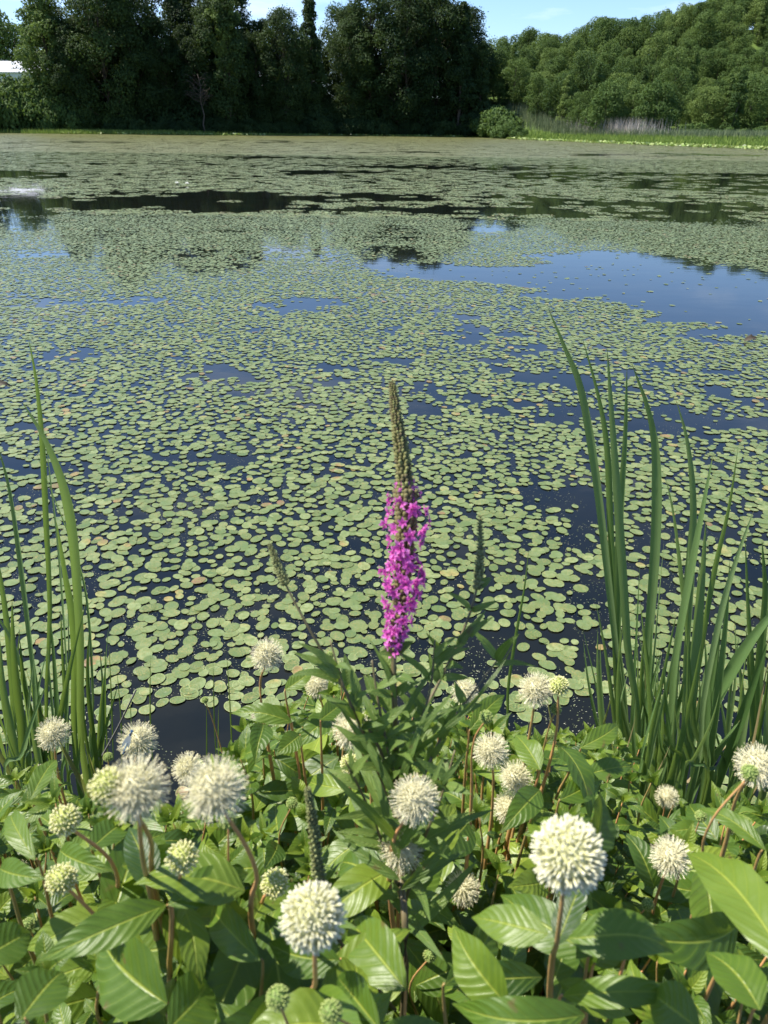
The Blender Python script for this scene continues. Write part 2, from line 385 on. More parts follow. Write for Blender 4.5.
def keep_mask(x, y, seed=2):
    c, u, v = cover(x, y)
    D = np.maximum(y, 2)
    sn = np.clip(.55 + D * .02, .5, 6)
    a = .55 * fbm(x * 1.0, y * 1.2, .42, seed) + .45 * fbm(x * .8, y * 1.25, 1.5, seed + 9)
    a = .5 + (a - .5) * 1.6
    b = .5 * fbm(x * .35, y * 1.3, 3.5, seed + 3) + .5 * fbm(x * .3, y, 10., seed + 4)
    k = sstep(8, 30, D)
    nz = a * (1 - k) + b * k + (.30 * k * (vnoise(x * .45, y * 2.0, seed + 20) - .5)) + (.10 + .26 * k) * (G.random(len(x)) - .5)
    nz = nz + k * (1 - sstep(60, 90, D) * .4) * .8 * (fbm(x * .12, y * 1.1, 2.2, seed + 40) - .5)
    thr = .5 + (c - .5) * (.72 + .25 * (1 - k))
    return nz < thr, u, v
def padgrid(x0, x1, y0, y1, s, jit):
    gx = np.arange(x0, x1, s); gy = np.arange(y0, y1, s * .88)
    a, b = np.meshgrid(gx, gy); a = a + (np.arange(len(gy)) % 2)[:, None] * s * .5
    a = a.ravel(); b = b.ravel()
    return a + G.uniform(-jit, jit, a.shape) * s, b + G.uniform(-jit, jit, b.shape) * s
def padshape(k, r, asp, rot, rg=None):
    th = np.arange(k) * 2 * PI / k
    x = np.cos(th) * r; y = np.sin(th) * r * asp
    return x * math.cos(rot) - y * math.sin(rot), x * math.sin(rot) + y * math.cos(rot)

px_, py_ = padgrid(-18, 18, 1.95, 26, .077, .48)
ok = (np.abs(px_) < py_ * .60 + 1.6) & (land_h(px_, py_) < -.02)
px_, py_ = px_[ok], py_[ok]
km, pu, pv = keep_mask(px_, py_)
# lone strays in open water
stray = (G.random(len(km)) < np.where(py_ < 9, .06, .018))
km = (km & (G.random(len(km)) < .965)) | stray
px_, py_, pu, pv = px_[km], py_[km], pu[km], pv[km]
inview = (pu > -5) & (pu < 773) & (pv < 800)
dist = np.hypot(px_, py_)
order = np.argsort(np.where(inview, dist, 1e9))
near_i = order[:300]
rest = np.setdiff1d(np.arange(len(px_)), near_i)
print('PADS', len(px_))
# individual pads: eight mesh variants
def pad_mesh(i, sp):
    g = random.Random(100 + i); mb = MB(); k = 22; r = 1.0
    rings = [0.0, .35, .7, .93, 1.0]; vv = [(0, 0, -.02)]; st = [(0, 0)]
    asp = g.uniform(.68, .84); dn = [g.uniform(-1, 1) for _ in range(6)]
    for ri in rings[1:]:
        for j in range(k):
            th = 2 * PI * j / k
            wob = 1 + .02 * math.sin(3 * th + dn[0] * 3) + .015 * math.sin(5 * th + dn[1] * 3)
            z = .03 * ri ** 4 + .02 * dn[2] * math.sin(2 * th + dn[3] * 3) * ri * ri + (.035 * ri ** 6 * max(0, math.sin(th + dn[4] * 3)))
            vv.append((math.cos(th) * ri * wob, math.sin(th) * ri * asp * wob, z)); st.append((ri, th))
    ff = [(0, 1 + j, 1 + (j + 1) % k) for j in range(k)]
    for a in range(len(rings) - 2):
        for j in range(k):
            o = 1 + a * k; ff.append((o + j, o + k + j, o + k + (j + 1) % k, o + (j + 1) % k))
    o = 1 + (len(rings) - 2) * k; n0 = len(vv)
    for j in range(k):
        x, y, z = vv[o + j]; vv.append((x * .985, y * .985, z - .025)); st.append((1, 0))
    ff += [(o + j, n0 + j, n0 + (j + 1) % k, o + (j + 1) % k) for j in range(k)]
    mb.add(np.array(vv), ff, sp, st)
    return mb.mesh('lily_pad', M_pad)
tones = [.05, .2, .35, .5, .62, .75, .85, .90, .955, .99]
pmesh = [pad_mesh(i, t) for i, t in enumerate(tones)]
plab = {0: 'small oval green lily pad floating on the dark water beyond the bank shrubs', 8: 'yellowing oval lily pad floating among green ones near the bank', 9: 'rusty brown decaying lily pad floating among green ones near the bank'}
for c, i in enumerate(near_i):
    k = int(G.choice(len(tones), p=[.12, .13, .14, .14, .13, .12, .1, .08, .03, .01]))
    o = bpy.data.objects.new('lily_pad', pmesh[k]); col.objects.link(o)
    s = float(G.uniform(.032, .054)) * (.75 if G.random() < .2 else 1)
    o.location = (px_[i], py_[i], .002 + .006 * float(G.random())); o.scale = (s, s, s)
    o.rotation_euler = (float(G.normal(0, .03)), float(G.normal(0, .03)), float(G.uniform(0, 2 * PI)))
    tag(o, plab.get(k, plab[0]), 'lily pad', 'lily pads floating near the bank')
def pads_into(mb, X, Y, k, rlo, rhi, tilt=.03, zr=.007):
    n_ = len(X); th = np.arange(k) * 2 * PI / k
    r = G.uniform(rlo, rhi, n_); asp = G.uniform(.68, .86, n_); rot = G.uniform(0, 2 * PI, n_)
    cx = np.cos(th)[None] * r[:, None]; cy = np.sin(th)[None] * (r * asp)[:, None]
    c_, s_ = np.cos(rot)[:, None], np.sin(rot)[:, None]
    ax = cx * c_ - cy * s_; ay = cx * s_ + cy * c_
    tx = G.normal(0, tilt, n_)[:, None]; ty = G.normal(0, tilt, n_)[:, None]
    z = .004 + G.uniform(0, zr, n_)[:, None] + ax * tx + ay * ty
    vv = np.stack([X[:, None] + ax, Y[:, None] + ay, np.maximum(z, .0012)], -1).reshape(-1, 3)
    tn = np.repeat(np.clip(G.beta(2, 2.2, n_) * .95 + (G.random(n_) < .05) * .8, 0, 1), k)
    st = np.stack([np.full(n_ * k, .75), np.tile(th, n_)], -1)
    base = np.arange(n_)[:, None] * k + np.arange(k)[None]
    mb.add(vv, base.tolist(), tn, st)
mb = MB(); pads_into(mb, px_[rest], py_[rest], 14, .023, .055, .022, .005)
tag(mb.build('lily_pads', M_pad, smooth=False), 'carpet of oval green lily pads covering the middle of the pond', 'lily pads', kind='stuff')
# far: clumps of pads instanced on points
def gn_scatter(name, pts, rots, scs, protos, label, cat):
    me = bpy.data.meshes.new(name); me.from_pydata(pts.tolist(), [], [])
    a = me.attributes.new('rot', 'FLOAT', 'POINT'); a.data.foreach_set('value', rots.astype(np.float32))
    a = me.attributes.new('scl', 'FLOAT', 'POINT'); a.data.foreach_set('value', scs.astype(np.float32))
    a = me.attributes.new('pick', 'INT', 'POINT'); a.data.foreach_set('value', G.integers(0, len(protos), len(pts)).astype(np.int32))
    o = bpy.data.objects.new(name, me); col.objects.link(o)
    g = bpy.data.node_groups.new(name, 'GeometryNodeTree')
    g.interface.new_socket('Geometry', in_out='INPUT', socket_type='NodeSocketGeometry'); g.interface.new_socket('Geometry', in_out='OUTPUT', socket_type='NodeSocketGeometry')
    gi = g.nodes.new('NodeGroupInput'); go = g.nodes.new('NodeGroupOutput'); ip = g.nodes.new('GeometryNodeInstanceOnPoints')
    ci = g.nodes.new('GeometryNodeCollectionInfo'); cc = bpy.data.collections.new(name + ' source')
    for k, pm in enumerate(protos):
        po = bpy.data.objects.new('clump', pm); cc.objects.link(po)
    ci.inputs[0].default_value = cc; ci.inputs[1].default_value = True; ci.inputs[2].default_value = True
    def na(nm, t):
        x = g.nodes.new('GeometryNodeInputNamedAttribute'); x.data_type = t; x.inputs[0].default_value = nm; return x.outputs[0]
    cx = g.nodes.new('ShaderNodeCombineXYZ'); g.links.new(na('rot', 'FLOAT'), cx.inputs[2])
    g.links.new(gi.outputs[0], ip.inputs['Points']); g.links.new(ci.outputs[0], ip.inputs['Instance'])
    ip.inputs['Pick Instance'].default_value = True
    g.links.new(na('pick', 'INT'), ip.inputs['Instance Index']); g.links.new(cx.outputs[0], ip.inputs['Rotation']); g.links.new(na('scl', 'FLOAT'), ip.inputs['Scale'])
    g.links.new(ip.outputs[0], go.inputs[0])
    md = o.modifiers.new('scatter', 'NODES'); md.node_group = g
    return tag(o, label, cat, kind='stuff')
def clump(i, mat, rad, s, k, rlo, rhi, tilt):
    x, y = padgrid(-rad, rad, -rad, rad, s, .42); q = np.hypot(x, y) < rad * (.85 + .3 * vnoise(np.arctan2(y, x) * 2, x * 0, i)); q &= G.random(len(x)) < .80
    mb = MB(); pads_into(mb, x[q], y[q], k, rlo, rhi, tilt, .012); return mb.mesh('clump', mat, False)
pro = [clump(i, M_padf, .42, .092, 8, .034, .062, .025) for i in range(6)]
x, y = padgrid(-70, 70, 25.6, 82, .74, .4)
ok = (np.abs(x) < y * .60 + 2)
x, y = x[ok], y[ok]; k, u_, v_ = keep_mask(x, y); k |= G.random(len(x)) < np.where(u_ > 440, .16, .06) * (v_ < 235); x, y = x[k], y[k]
print('FAR1', len(x))
gn_scatter('lily_pads', np.stack([x, y, np.zeros_like(x)], -1), G.uniform(0, 6.28, len(x)), G.uniform(.9, 1.15, len(x)), pro, 'mats of pale green lily pads with open dark streaks across the far half of the pond', 'lily pads')
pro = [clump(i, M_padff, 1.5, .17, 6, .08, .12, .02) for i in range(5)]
x, y = padgrid(-150, 150, 81, 250, 2.1, .4)
ok = (np.abs(x) < y * .56 + 4) & (y < shore(x) + 1)
x, y = x[ok], y[ok]; k, u_, v_ = keep_mask(x, y); x, y = x[k], y[k]
print('FAR2', len(x))
gn_scatter('lily_pads', np.stack([x, y, np.zeros_like(x)], -1), G.uniform(0, 6.28, len(x)), G.uniform(.9, 1.15, len(x)), pro, 'greyish brown green sheet of lily pads along the far side of the pond', 'lily pads')
# duckweed and petal crumbs
mb = MB()
nn = 42000; x = G.uniform(-4.5, 4.5, nn); y = 1.9 + G.gamma(2.0, 1.1, nn)
kk = (fbm(x, y, .45, 31) > .50) & (np.abs(x) < y * .65 + .4) & (y < 8); x, y = x[kk], y[kk]
n_ = len(x); r = G.uniform(.0015, .0045, n_); th0 = G.uniform(0, 6.28, n_); th = np.arange(5) * 2 * PI / 5
ax = np.cos(th[None] + th0[:, None]) * r[:, None]; ay = np.sin(th[None] + th0[:, None]) * r[:, None] * .6
vv = np.stack([x[:, None] + ax, y[:, None] + ay, np.full_like(ax, .0018) + (G.random(n_) * .0008)[:, None]], -1).reshape(-1, 3)
mb.add(vv, (np.arange(n_)[:, None] * 5 + np.arange(5)[None]).tolist(), np.repeat(G.random(n_), 5))
M_dw = tone_mat('duckweed', [(0, (.10, .13, .05)), (.7, (.22, .24, .13)), (1, (.42, .40, .30))], .6, 0)
tag(mb.build('duckweed', M_dw), 'pale duckweed crumbs scattered on the dark water near the bank', 'duckweed', kind='stuff')

# ------------------------------------------------------------------ trees
def unit(v): return v / (np.linalg.norm(v, axis=-1, keepdims=True) + 1e-9)
def foliage(mb, g, lobes, nleaf, size, updrift=.25, shell=.75, fuzz=.35):
    """lobes: list of (centre, radius vec)"""
    C = np.array([l[0] for l in lobes]); RR = np.array([l[1] for l in lobes])
    w_ = RR[:, 0] ** 2; w_ = w_ / w_.sum()
    k = g.choice(len(lobes), nleaf, p=w_)
    d = unit(g.normal(0, 1, (nleaf, 3))); d[:, 2] = np.where((d[:, 2] < -.3) & (g.random(nleaf) < .5), -d[:, 2], d[:, 2])
    rad = (shell + (1 - shell) * g.random(nleaf) ** .5 + (g.random(nleaf) < .12) * g.uniform(0, .35, nleaf))[:, None]
    inner = (g.random(nleaf) < .22)[:, None]
    rad = np.where(inner, g.random((nleaf, 1)) * .8, rad)
    p = C[k] + d * RR[k] * rad
    rad = rad * (1 + (g.random((nleaf, 1)) < .3) * g.uniform(0, fuzz, (nleaf, 1)))
    p = C[k] + d * RR[k] * rad
    nrm = unit(d * .8 + g.normal(0, .55, (nleaf, 3)) + np.array([0, 0, updrift]))
    a = unit(np.cross(nrm, g.normal(0, 1, (nleaf, 3)))); b = np.cross(nrm, a)
    s = (size * g.uniform(.6, 1.35, nleaf))[:, None]
    q = np.stack([p - a * s, p + b * s * .55, p + a * s, p - b * s * .55], 1) + (nrm * s * .15)[:, None] * np.array([1, -1, 1, -1])[None, :, None]
    lt = g.random(len(lobes))
    tn = np.repeat(np.clip(.25 + .4 * lt[k] + g.normal(0, .14, nleaf), 0, 1), 4)
    mb.add(q.reshape(-1, 3), (np.arange(nleaf)[:, None] * 4 + np.arange(4)[None]).tolist(), tn)
def branch_pts(g, p0, p1, wob, n=6):
    t = np.linspace(0, 1, n)[:, None]; p = np.array(p0) * (1 - t) + np.array(p1) * t
    p[1:-1] += g.normal(0, wob, (n - 2, 3)); return p
def make_tree(seed, Ht, Rc, base_frac, nl, nleaf, size, form='round', lean=0, lobe=.36, fuzz=.35):
    g = np.random.default_rng(seed); c = MB(); t = MB()
    th_ = Ht * .88
    tp = branch_pts(g, (0, 0, -.5), (lean, g.normal(0, .3), th_), Ht * .008, 8)
    rb = Ht * .014 + .05
    t.tube(tp, np.linspace(rb, rb * .18, 8), 7)
    lobes = []
    for i in range(nl):
        f = (i + .5) / nl; z = Ht * (base_frac + (1 - base_frac) * f)
        if form == 'round': prof = math.sin(PI * min(1, .12 + .83 * f)) ** .6
        elif form == 'cone': prof = (1 - f) ** .8 * .95 + .08
        else: prof = (.55 + .45 * math.sin(PI * f)) * (1 if f < .85 else .7)
        a = i * 2.4 + g.normal(0, .5); rr = Rc * prof * g.uniform(.35, .85)
        lr = Rc * lobe * g.uniform(.7, 1.3) * (.6 + .4 * prof)
        x = lean * f + math.cos(a) * rr; y = math.sin(a) * rr
        z = min(z + g.normal(0, Ht * .02), Ht - lr * .6)
        lobes.append(((x, y, z), (lr, lr * g.uniform(.8, 1.2), lr * g.uniform(.7, 1.15))))
        if i % 2 == 0:
            tz = max(z - rr * .7 - 1, Ht * base_frac * .6)
            k = np.interp(tz, tp[:, 2], np.arange(8)); q0 = [np.interp(k, np.arange(8), tp[:, j]) for j in range(3)]
            t.tube(branch_pts(g, q0, (x, y, z), rr * .05, 5), np.linspace(rb * .35 * (1 - f * .6), rb * .07, 5), 5)
    foliage(c, g, lobes, nleaf, size, fuzz=fuzz)
    return c, t
def tree_proto(name, fol, *a, **k):
    c, t = make_tree(*a, **k)
    return c.mesh('crown', fol, False), t.mesh('trunk', M_bark)
def put_tree(name, meshes, loc, rz, s, label, cat, group=None, sz=None):
    r = empty(name, loc, label, cat, group); r.rotation_euler.z = rz; r.scale = (s, s, sz or s)
    for nm, me in zip(('crown', 'trunk'), meshes):
        o = bpy.data.objects.new(nm, me); col.objects.link(o); o.parent = r
    return r
# --- wooded hill on the right
hp = [tree_proto('t', M_hill, 200 + i, 13.5 + (i % 3), 5.4 + .6 * (i % 3), .15, 26, 7000, .25, 'round', lobe=.37, fuzz=.10) for i in range(6)]
hp += [tree_proto('t', M_hill, 230, 17, 3.8, .12, 30, 5000, .24, 'cone', lobe=.34, fuzz=.15)]
pts = []
gy = 196.0
while gy < 320:
    gx = .10 * gy - 6
    while gx < .50 * gy + 22:
        x = gx + R.uniform(-2.6, 2.6); y = gy + R.uniform(-2.6, 2.6)
        pts.append((x, y)); gx += 7.8
    gy += 8.2
pts = [p for p in pts if land_h(*p) > .2 and p[1] > shore(p[0]) + 42 and p[1] > 198 + 8 * (p[0] > 62)]
print('HILL', len(pts))
for i, (x, y) in enumerate(pts):
    k = 6 if R.random() < .09 else R.randrange(6)
    s = R.uniform(.58, .92); u_, v_, _ = proj([x, y, float(land_h(x, y)) + 12])
    if y < 206: s *= .85
    if y < 210 and 560 < u_ < 640: continue
    lab = 'narrow pointed conifer standing among round crowned trees on the hillside' if k == 6 else 'round crowned green broadleaf tree in the woods covering the hillside'
    put_tree('hillside_tree' if k != 6 else 'conifer', hp[k], (x, y, float(land_h(x, y)) - .6), R.uniform(0, 6.28), s, lab, 'tree', 'trees on the wooded hill')
# skyline trees that stand above the rest
for (u_, v_, s, k, lab) in [(626, 22, .62, 2, 'small open crowned tree poking above the hill skyline'), (700, 6, .78, 0, 'rounded tree standing clear at the top of the hill skyline'), (680, 12, .5, 3, 'thin sparse little tree beside the rounded one on the hill skyline'), (588, 24, .5, 6, 'slim pointed tree sticking up at the lower end of the hill skyline')]:
    p = plane_y(u_, v_, YR + 6); z = p[2] - [15, 13, 14, 17][[2, 0, 3, 6].index(k)] * s * .95
    put_tree('skyline_tree', hp[k], (p[0], p[1], z), R.uniform(0, 6), s, lab, 'tree', 'trees on the hill skyline')
# pale, brighter trees at the hill foot
lp = [tree_proto('t', M_lit, 260 + i, 12, 5.2, .08, 28, 8000, .25, 'round', lobe=.36, fuzz=.12) for i in range(2)]
for (u_, y_, s, lab) in [(603, 200, .92, 'bright green spreading tree at the foot of the hill behind the dead reeds'), (628, 203, .75, 'smaller bright green tree beside the spreading one at the foot of the hill'), (652, 199, .95, 'tall mid green tree at the hill foot right of the dead reeds')]:
    p = plane_y(u_, 130, y_); put_tree('broadleaf_tree', lp[int(s * 10) % 2], (p[0], y_, float(land_h(p[0], y_)) - .3), R.uniform(0, 6), s, lab, 'tree', 'trees at the hill foot')
# --- tall shaded stand on the left
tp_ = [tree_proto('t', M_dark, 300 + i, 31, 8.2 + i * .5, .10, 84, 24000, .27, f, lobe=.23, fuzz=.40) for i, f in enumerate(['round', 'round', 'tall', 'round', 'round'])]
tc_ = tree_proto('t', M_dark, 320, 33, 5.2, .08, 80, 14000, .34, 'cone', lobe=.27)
def at_shore(u_, back):
    p = ground(u_, float(np.interp(u_, shU, shV)))
    d = unit(p[:2]); return p[0] + d[0] * back, p[1] + d[1] * back
stand = []
for row, (back, du) in enumerate([(8, 29), (19, 28), (30, 56)]):
    u_ = 56 + row * 9
    while u_ < 478 - row * 6:
        stand.append((u_ + R.uniform(-5, 5), back + R.uniform(-2, 3), row)); u_ += du + R.uniform(-3, 3)
print('STAND', len(stand))
for i, (u_, back, row) in enumerate(stand):
    x, y = at_shore(u_, back); z = float(land_h(x, y)) - .4
    s = R.choice([.80, .92, 1.0, 1.08, 1.18])
    if u_ < 70: s = .98
    if 255 < u_ < 285: s *= .84
    if u_ > 462: s *= .78
    k = R.randrange(5)
    me = tp_[k]; nm = 'shaded_tree'; lab = 'tall dark leafy tree in the shaded stand across the pond'
    if i in (9, 27): me = tc_; nm = 'pine_tree'; lab = 'tall dark pointed pine in the shaded stand across the pond'
    if row == 0 and i == 0: me = (bpy.data.meshes.new('x'), me[1]) if 0 else tree_proto('t', M_hill, 350, 32, 7.0, .12, 62, 14000, .34, 'round', lobe=.27, fuzz=.3); lab = 'sunlit leafy tree at the left end of the tall dark stand'  # sun on this end tree is put in by the lighter hill foliage
    put_tree(nm, me, (x, y, z), R.uniform(0, 6.28), s, lab, 'tree', 'tall trees of the shaded stand', sz=s * R.uniform(.95, 1.05))
x, y = at_shore(458, 4); put_tree('pine_tree', tc_, (x, y, .2), 1.0, .98, 'dark pointed pine at the right end of the tall stand', 'tree', 'tall trees of the shaded stand')
x, y = at_shore(478, 5); put_tree('pine_tree', tc_, (x, y, .2), 2.0, .72, 'shorter dark pine outermost at the right end of the stand, against the hill', 'tree', 'tall trees of the shaded stand')
x, y = at_shore(232, 5); put_tree('broadleaf_tree', tree_proto('t', M_hill, 341, 31, 4.6, .45, 40, 7000, .34, 'tall', lobe=.24), (x, y, .2), 0, 1.0, 'thin paler green tree standing in front of the dark stand', 'tree', 'tall trees of the shaded stand')
# bare dead tree
def dead_tree(u_, back, Ht, lab, seed):
    g = np.random.default_rng(seed); x, y = at_shore(u_, back); r = empty('dead_tree', (x, y, .1), lab, 'tree', 'dead trees in the stand')
    t = MB(); b = MB(); o = np.array([x, y, .1])
    tp = branch_pts(g, o, o + [g.normal(0, 1), 0, Ht * .75], .25, 7); t.tube(tp, np.linspace(.22, .07, 7), 6)
    for i in range(26):
        f = g.uniform(.35, 1); q0 = np.array([np.interp(f * 6, np.arange(7), tp[:, j]) for j in range(3)])
        a = g.uniform(0, 2 * PI); l = g.uniform(2, 5) * (1.2 - .5 * f)
        q1 = q0 + np.array([math.cos(a) * l, math.sin(a) * l * .6, l * g.uniform(.3, 1.0)])
        bp = branch_pts(g, q0, q1, .22, 5); b.tube(bp, np.linspace(.06, .025, 5), 4)
        for j in range(4):
            s0 = bp[g.integers(2, 5)]; q2 = s0 + g.normal(0, .8, 3) + [0, 0, -.2]
            b.tube(branch_pts(g, s0, q2, .1, 4), np.linspace(.03, .012, 4), 3)
    t.build('trunk', M_bark, r, origin=o); b.build('limb', M_bark, r, origin=o)
dead_tree(206, 2.0, 18, 'bare grey dead tree with drooping branches in front of the dark stand', 5)
0 and dead_tree(98, 2.5, 15, 'pale leaning bare snag among the dark trunks on the left', 9)
# shrubs along the far shore
def shrub_proto(seed, mat, R_, H_, nleaf, nl=14):
    g = np.random.default_rng(seed); lobes = []
    for i in range(nl):
        a = g.uniform(0, 2 * PI); rr = R_ * g.uniform(0, .75); lr = R_ * g.uniform(.28, .45)
        lobes.append(((math.cos(a) * rr, math.sin(a) * rr, H_ * g.uniform(.15, .9) * (1 - .45 * rr / R_)), (lr, lr, lr * .7)))
    c = MB(); foliage(c, g, lobes, nleaf, .24)
    t = MB()
    for i in range(6):
        l = lobes[i][0]; t.tube(branch_pts(g, (g.normal(0, .2), g.normal(0, .2), -.2), l, .15, 5), np.linspace(.07, .02, 5), 5)
    return c.mesh('foliage', mat, False), t.mesh('stem', M_bark)
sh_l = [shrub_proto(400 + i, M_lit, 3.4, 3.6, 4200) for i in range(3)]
sh_d = [shrub_proto(410 + i, M_dark, 3.6, 3.8, 3000) for i in range(3)]  # like shrubs in a sunlit and a shaded leaf colour
def put_shrub(me, u_, back, s, lab, grp, sz=1.0):
    x, y = at_shore(u_, back); r = empty('shrub', (x, y, float(land_h(x, y)) - .1), lab, 'shrub', grp); r.rotation_euler.z = R.uniform(0, 6); r.scale = (s, s, s * sz)
    for nm, m_ in zip(('foliage', 'stem'), me):
        o = bpy.data.objects.new(nm, m_); col.objects.link(o); o.parent = r
for i in range(15):
    u_ = -60 + i * 12.5 + R.uniform(-3, 3); f = max(0, 1 - max(0, u_) / 130)
    put_shrub(sh_l[i % 3], u_, 5 + R.uniform(0, 3), .8 + 1.15 * f + R.uniform(-.1, .15), 'sunlit leafy shrub on the left of the far shore below the white roof' if u_ < 60 else 'half lit shrub at the foot of the dark stand behind the grass strip', 'sunlit shore shrubs', 1.5)
for i in range(6):
    put_shrub(sh_l[i % 3], -30 + i * 22, 12, 2.25, 'tall sunlit shrub behind the others on the left of the far shore', 'sunlit shore shrubs', 1.5)
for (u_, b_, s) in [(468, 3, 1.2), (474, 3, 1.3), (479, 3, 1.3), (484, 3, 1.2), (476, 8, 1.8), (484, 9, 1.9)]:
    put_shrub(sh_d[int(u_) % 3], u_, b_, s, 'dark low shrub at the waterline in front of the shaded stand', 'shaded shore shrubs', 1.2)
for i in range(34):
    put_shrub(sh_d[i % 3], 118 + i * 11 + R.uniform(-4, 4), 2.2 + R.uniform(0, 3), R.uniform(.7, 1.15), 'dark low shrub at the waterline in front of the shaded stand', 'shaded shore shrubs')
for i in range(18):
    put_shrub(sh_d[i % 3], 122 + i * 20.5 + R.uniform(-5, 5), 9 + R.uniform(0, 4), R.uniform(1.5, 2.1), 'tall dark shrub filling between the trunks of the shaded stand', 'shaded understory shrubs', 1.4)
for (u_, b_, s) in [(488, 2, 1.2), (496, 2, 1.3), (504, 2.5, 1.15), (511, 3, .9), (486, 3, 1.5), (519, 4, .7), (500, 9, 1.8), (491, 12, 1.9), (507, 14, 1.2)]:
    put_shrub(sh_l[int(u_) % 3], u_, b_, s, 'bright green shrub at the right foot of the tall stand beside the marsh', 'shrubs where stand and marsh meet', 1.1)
for i in range(13):
    u_ = 640 + i * 15; x = plane_y(u_, 130, 196)[0]; r = empty('shrub', (x, 195 + R.uniform(-2, 3), .5), 'low round green shrub at the hill foot behind the bright marsh', 'shrub', 'low shrubs along the hill foot')
    s = R.uniform(.6, 1.0); r.scale = (s, s, s); r.rotation_euler.z = R.uniform(0, 6)
    for nm, m_ in zip(('foliage', 'stem'), sh_l[i % 3]):
        o = bpy.data.objects.new(nm, m_); col.objects.link(o); o.parent = r
# far tree tops behind the roof at left
for i, (u_, s) in enumerate([(-30, .9), (0, 1.0), (12, .85), (30, .7), (-60, 1.1)]):
    p = plane_y(u_, 100, 330); put_tree('distant_tree', hp[i], (p[0], 345, 2.0), i, s * 2.55, 'hazy distant tree top rising behind the white roof', 'tree', 'distant trees behind the white roof')

# ------------------------------------------------------------------ white farm building behind the trees
m, n = newmat('white metal roof'); M_roof = m
co = N(n, 'ShaderNodeTexCoord').outputs['Object']; sx = N(n, 'ShaderNodeSeparateXYZ'); n.links.new(co, sx.inputs[0])
rib = math_(n, 'SINE', math_(n, 'MULTIPLY', sx.outputs[0], 8))
finish(n, ramp(n, noise(n, .3, 5), [(.3, (.50, .52, .54)), (.7, (.60, .61, .62))]), .45, bump=rib, bs=.6, bd=.05)
m, n = newmat('pale wall'); M_wall = m
co = N(n, 'ShaderNodeTexCoord').outputs['Object']; sx = N(n, 'ShaderNodeSeparateXYZ'); n.links.new(co, sx.inputs[0])
finish(n, ramp(n, noise(n, .4, 5), [(.3, (.60, .60, .58)), (.7, (.76, .76, .73))]), .7, bump=math_(n, 'FRACT', math_(n, 'MULTIPLY', sx.outputs[2], 2.0)), bs=.6, bd=.1)
m, n = newmat('window glass'); M_glass = m; finish(n, (.03, .035, .04), .1)
def barn(u0, u1, y0, zt, zw, dep, lab):
    a = plane_y(u0, 60, y0); b = plane_y(u1, 60, y0); cx = (a[0] + b[0]) / 2; Lh = (b[0] - a[0]) / 2
    r = empty('farm_building', (cx, y0, 1.2), lab, 'building', 'white buildings behind the stand')
    w_ = MB(); v = [(-Lh, 0, 0), (Lh, 0, 0), (Lh, dep, 0), (-Lh, dep, 0), (-Lh, 0, zw), (Lh, 0, zw), (Lh, dep, zw), (-Lh, dep, zw), (-Lh, dep / 2, zt - .12), (Lh, dep / 2, zt - .12)]
    w_.add(v, [(0, 1, 5, 4), (1, 2, 6, 9, 5), (2, 3, 7, 6), (3, 0, 4, 8, 7)]); o = bpy.data.objects.new('wall', w_.mesh('wall', M_wall, False)); col.objects.link(o); o.parent = r
    q = MB(); e = .5; t_ = .12
    for s_ in (0, 1):
        ye, ym = (-e, dep / 2) if s_ == 0 else (dep + e, dep / 2)
        v = [(-Lh - e, ye, zw - .2), (Lh + e, ye, zw - .2), (Lh + e, ym, zt), (-Lh - e, ym, zt)]
        v += [(p[0], p[1], p[2] + t_) for p in v]
        q.add(v, [(0, 1, 2, 3), (4, 5, 6, 7), (0, 1, 5, 4), (1, 2, 6, 5), (3, 0, 4, 7)])
    o = bpy.data.objects.new('roof', q.mesh('roof', M_roof, False)); col.objects.link(o); o.parent = r
    nw = int(Lh * 2 / 6)
    for i in range(nw):
        x = -Lh + 3 + i * 6; g_ = MB()
        v = [(x - .7, -.06, zw * .35), (x + .7, -.06, zw * .35), (x + .7, -.06, zw * .7), (x - .7, -.06, zw * .7)]; v += [(p[0], .05, p[2]) for p in v]
        g_.add(v, [(0, 1, 2, 3), (0, 1, 5, 4), (2, 3, 7, 6), (0, 3, 7, 4), (1, 2, 6, 5)]); o = bpy.data.objects.new('window', g_.mesh('window', M_glass, False)); col.objects.link(o); o.parent = r
zt = plane_y(20, 62, 262)[2]
barn(-60, 62, 258, zt, zt - 4.0, 44, 'long building with a white metal roof beyond the left shrubs')
barn(100, 260, 262, 15, 12, 16, 'white walled building glimpsed through gaps between the dark trunks')

# ------------------------------------------------------------------ marsh plants on the far shore
def blades_stuff(name, pts, hlo, hhi, wd, mat, lab, cat, lean=.25):
    mb = MB(); n_ = len(pts); h = G.uniform(hlo, hhi, n_); a = G.uniform(0, 6.28, n_); l = G.uniform(0, lean, n_) * h; b = G.uniform(0, PI, n_)
    wv = np.stack([np.cos(b), np.sin(b), b * 0], -1) * wd
    tip = pts + np.stack([np.cos(a) * l, np.sin(a) * l, h], -1); mid = pts + np.stack([np.cos(a) * l * .3, np.sin(a) * l * .3, h * .55], -1)
    vv = np.stack([pts - wv, pts + wv, mid + wv * .8, mid - wv * .8, tip], 1).reshape(-1, 3)
    I = np.arange(n_) * 5
    f = np.stack([I, I + 1, I + 2, I + 3], -1).tolist() + np.stack([I + 3, I + 2, I + 4], -1).tolist()
    mb.add(vv, f, np.repeat(G.random(n_), 5)); return tag(mb.build(name, mat, smooth=False), lab, cat, kind='stuff')
M_marsh = tone_mat('marsh grass', [(0, (.10, .17, .03)), (.5, (.17, .25, .045)), (1, (.26, .33, .07))], .6, .3)
M_sage = tone_mat('marsh reeds', [(0, (.09, .13, .06)), (.5, (.13, .17, .08)), (1, (.19, .22, .12))], .7, .2)
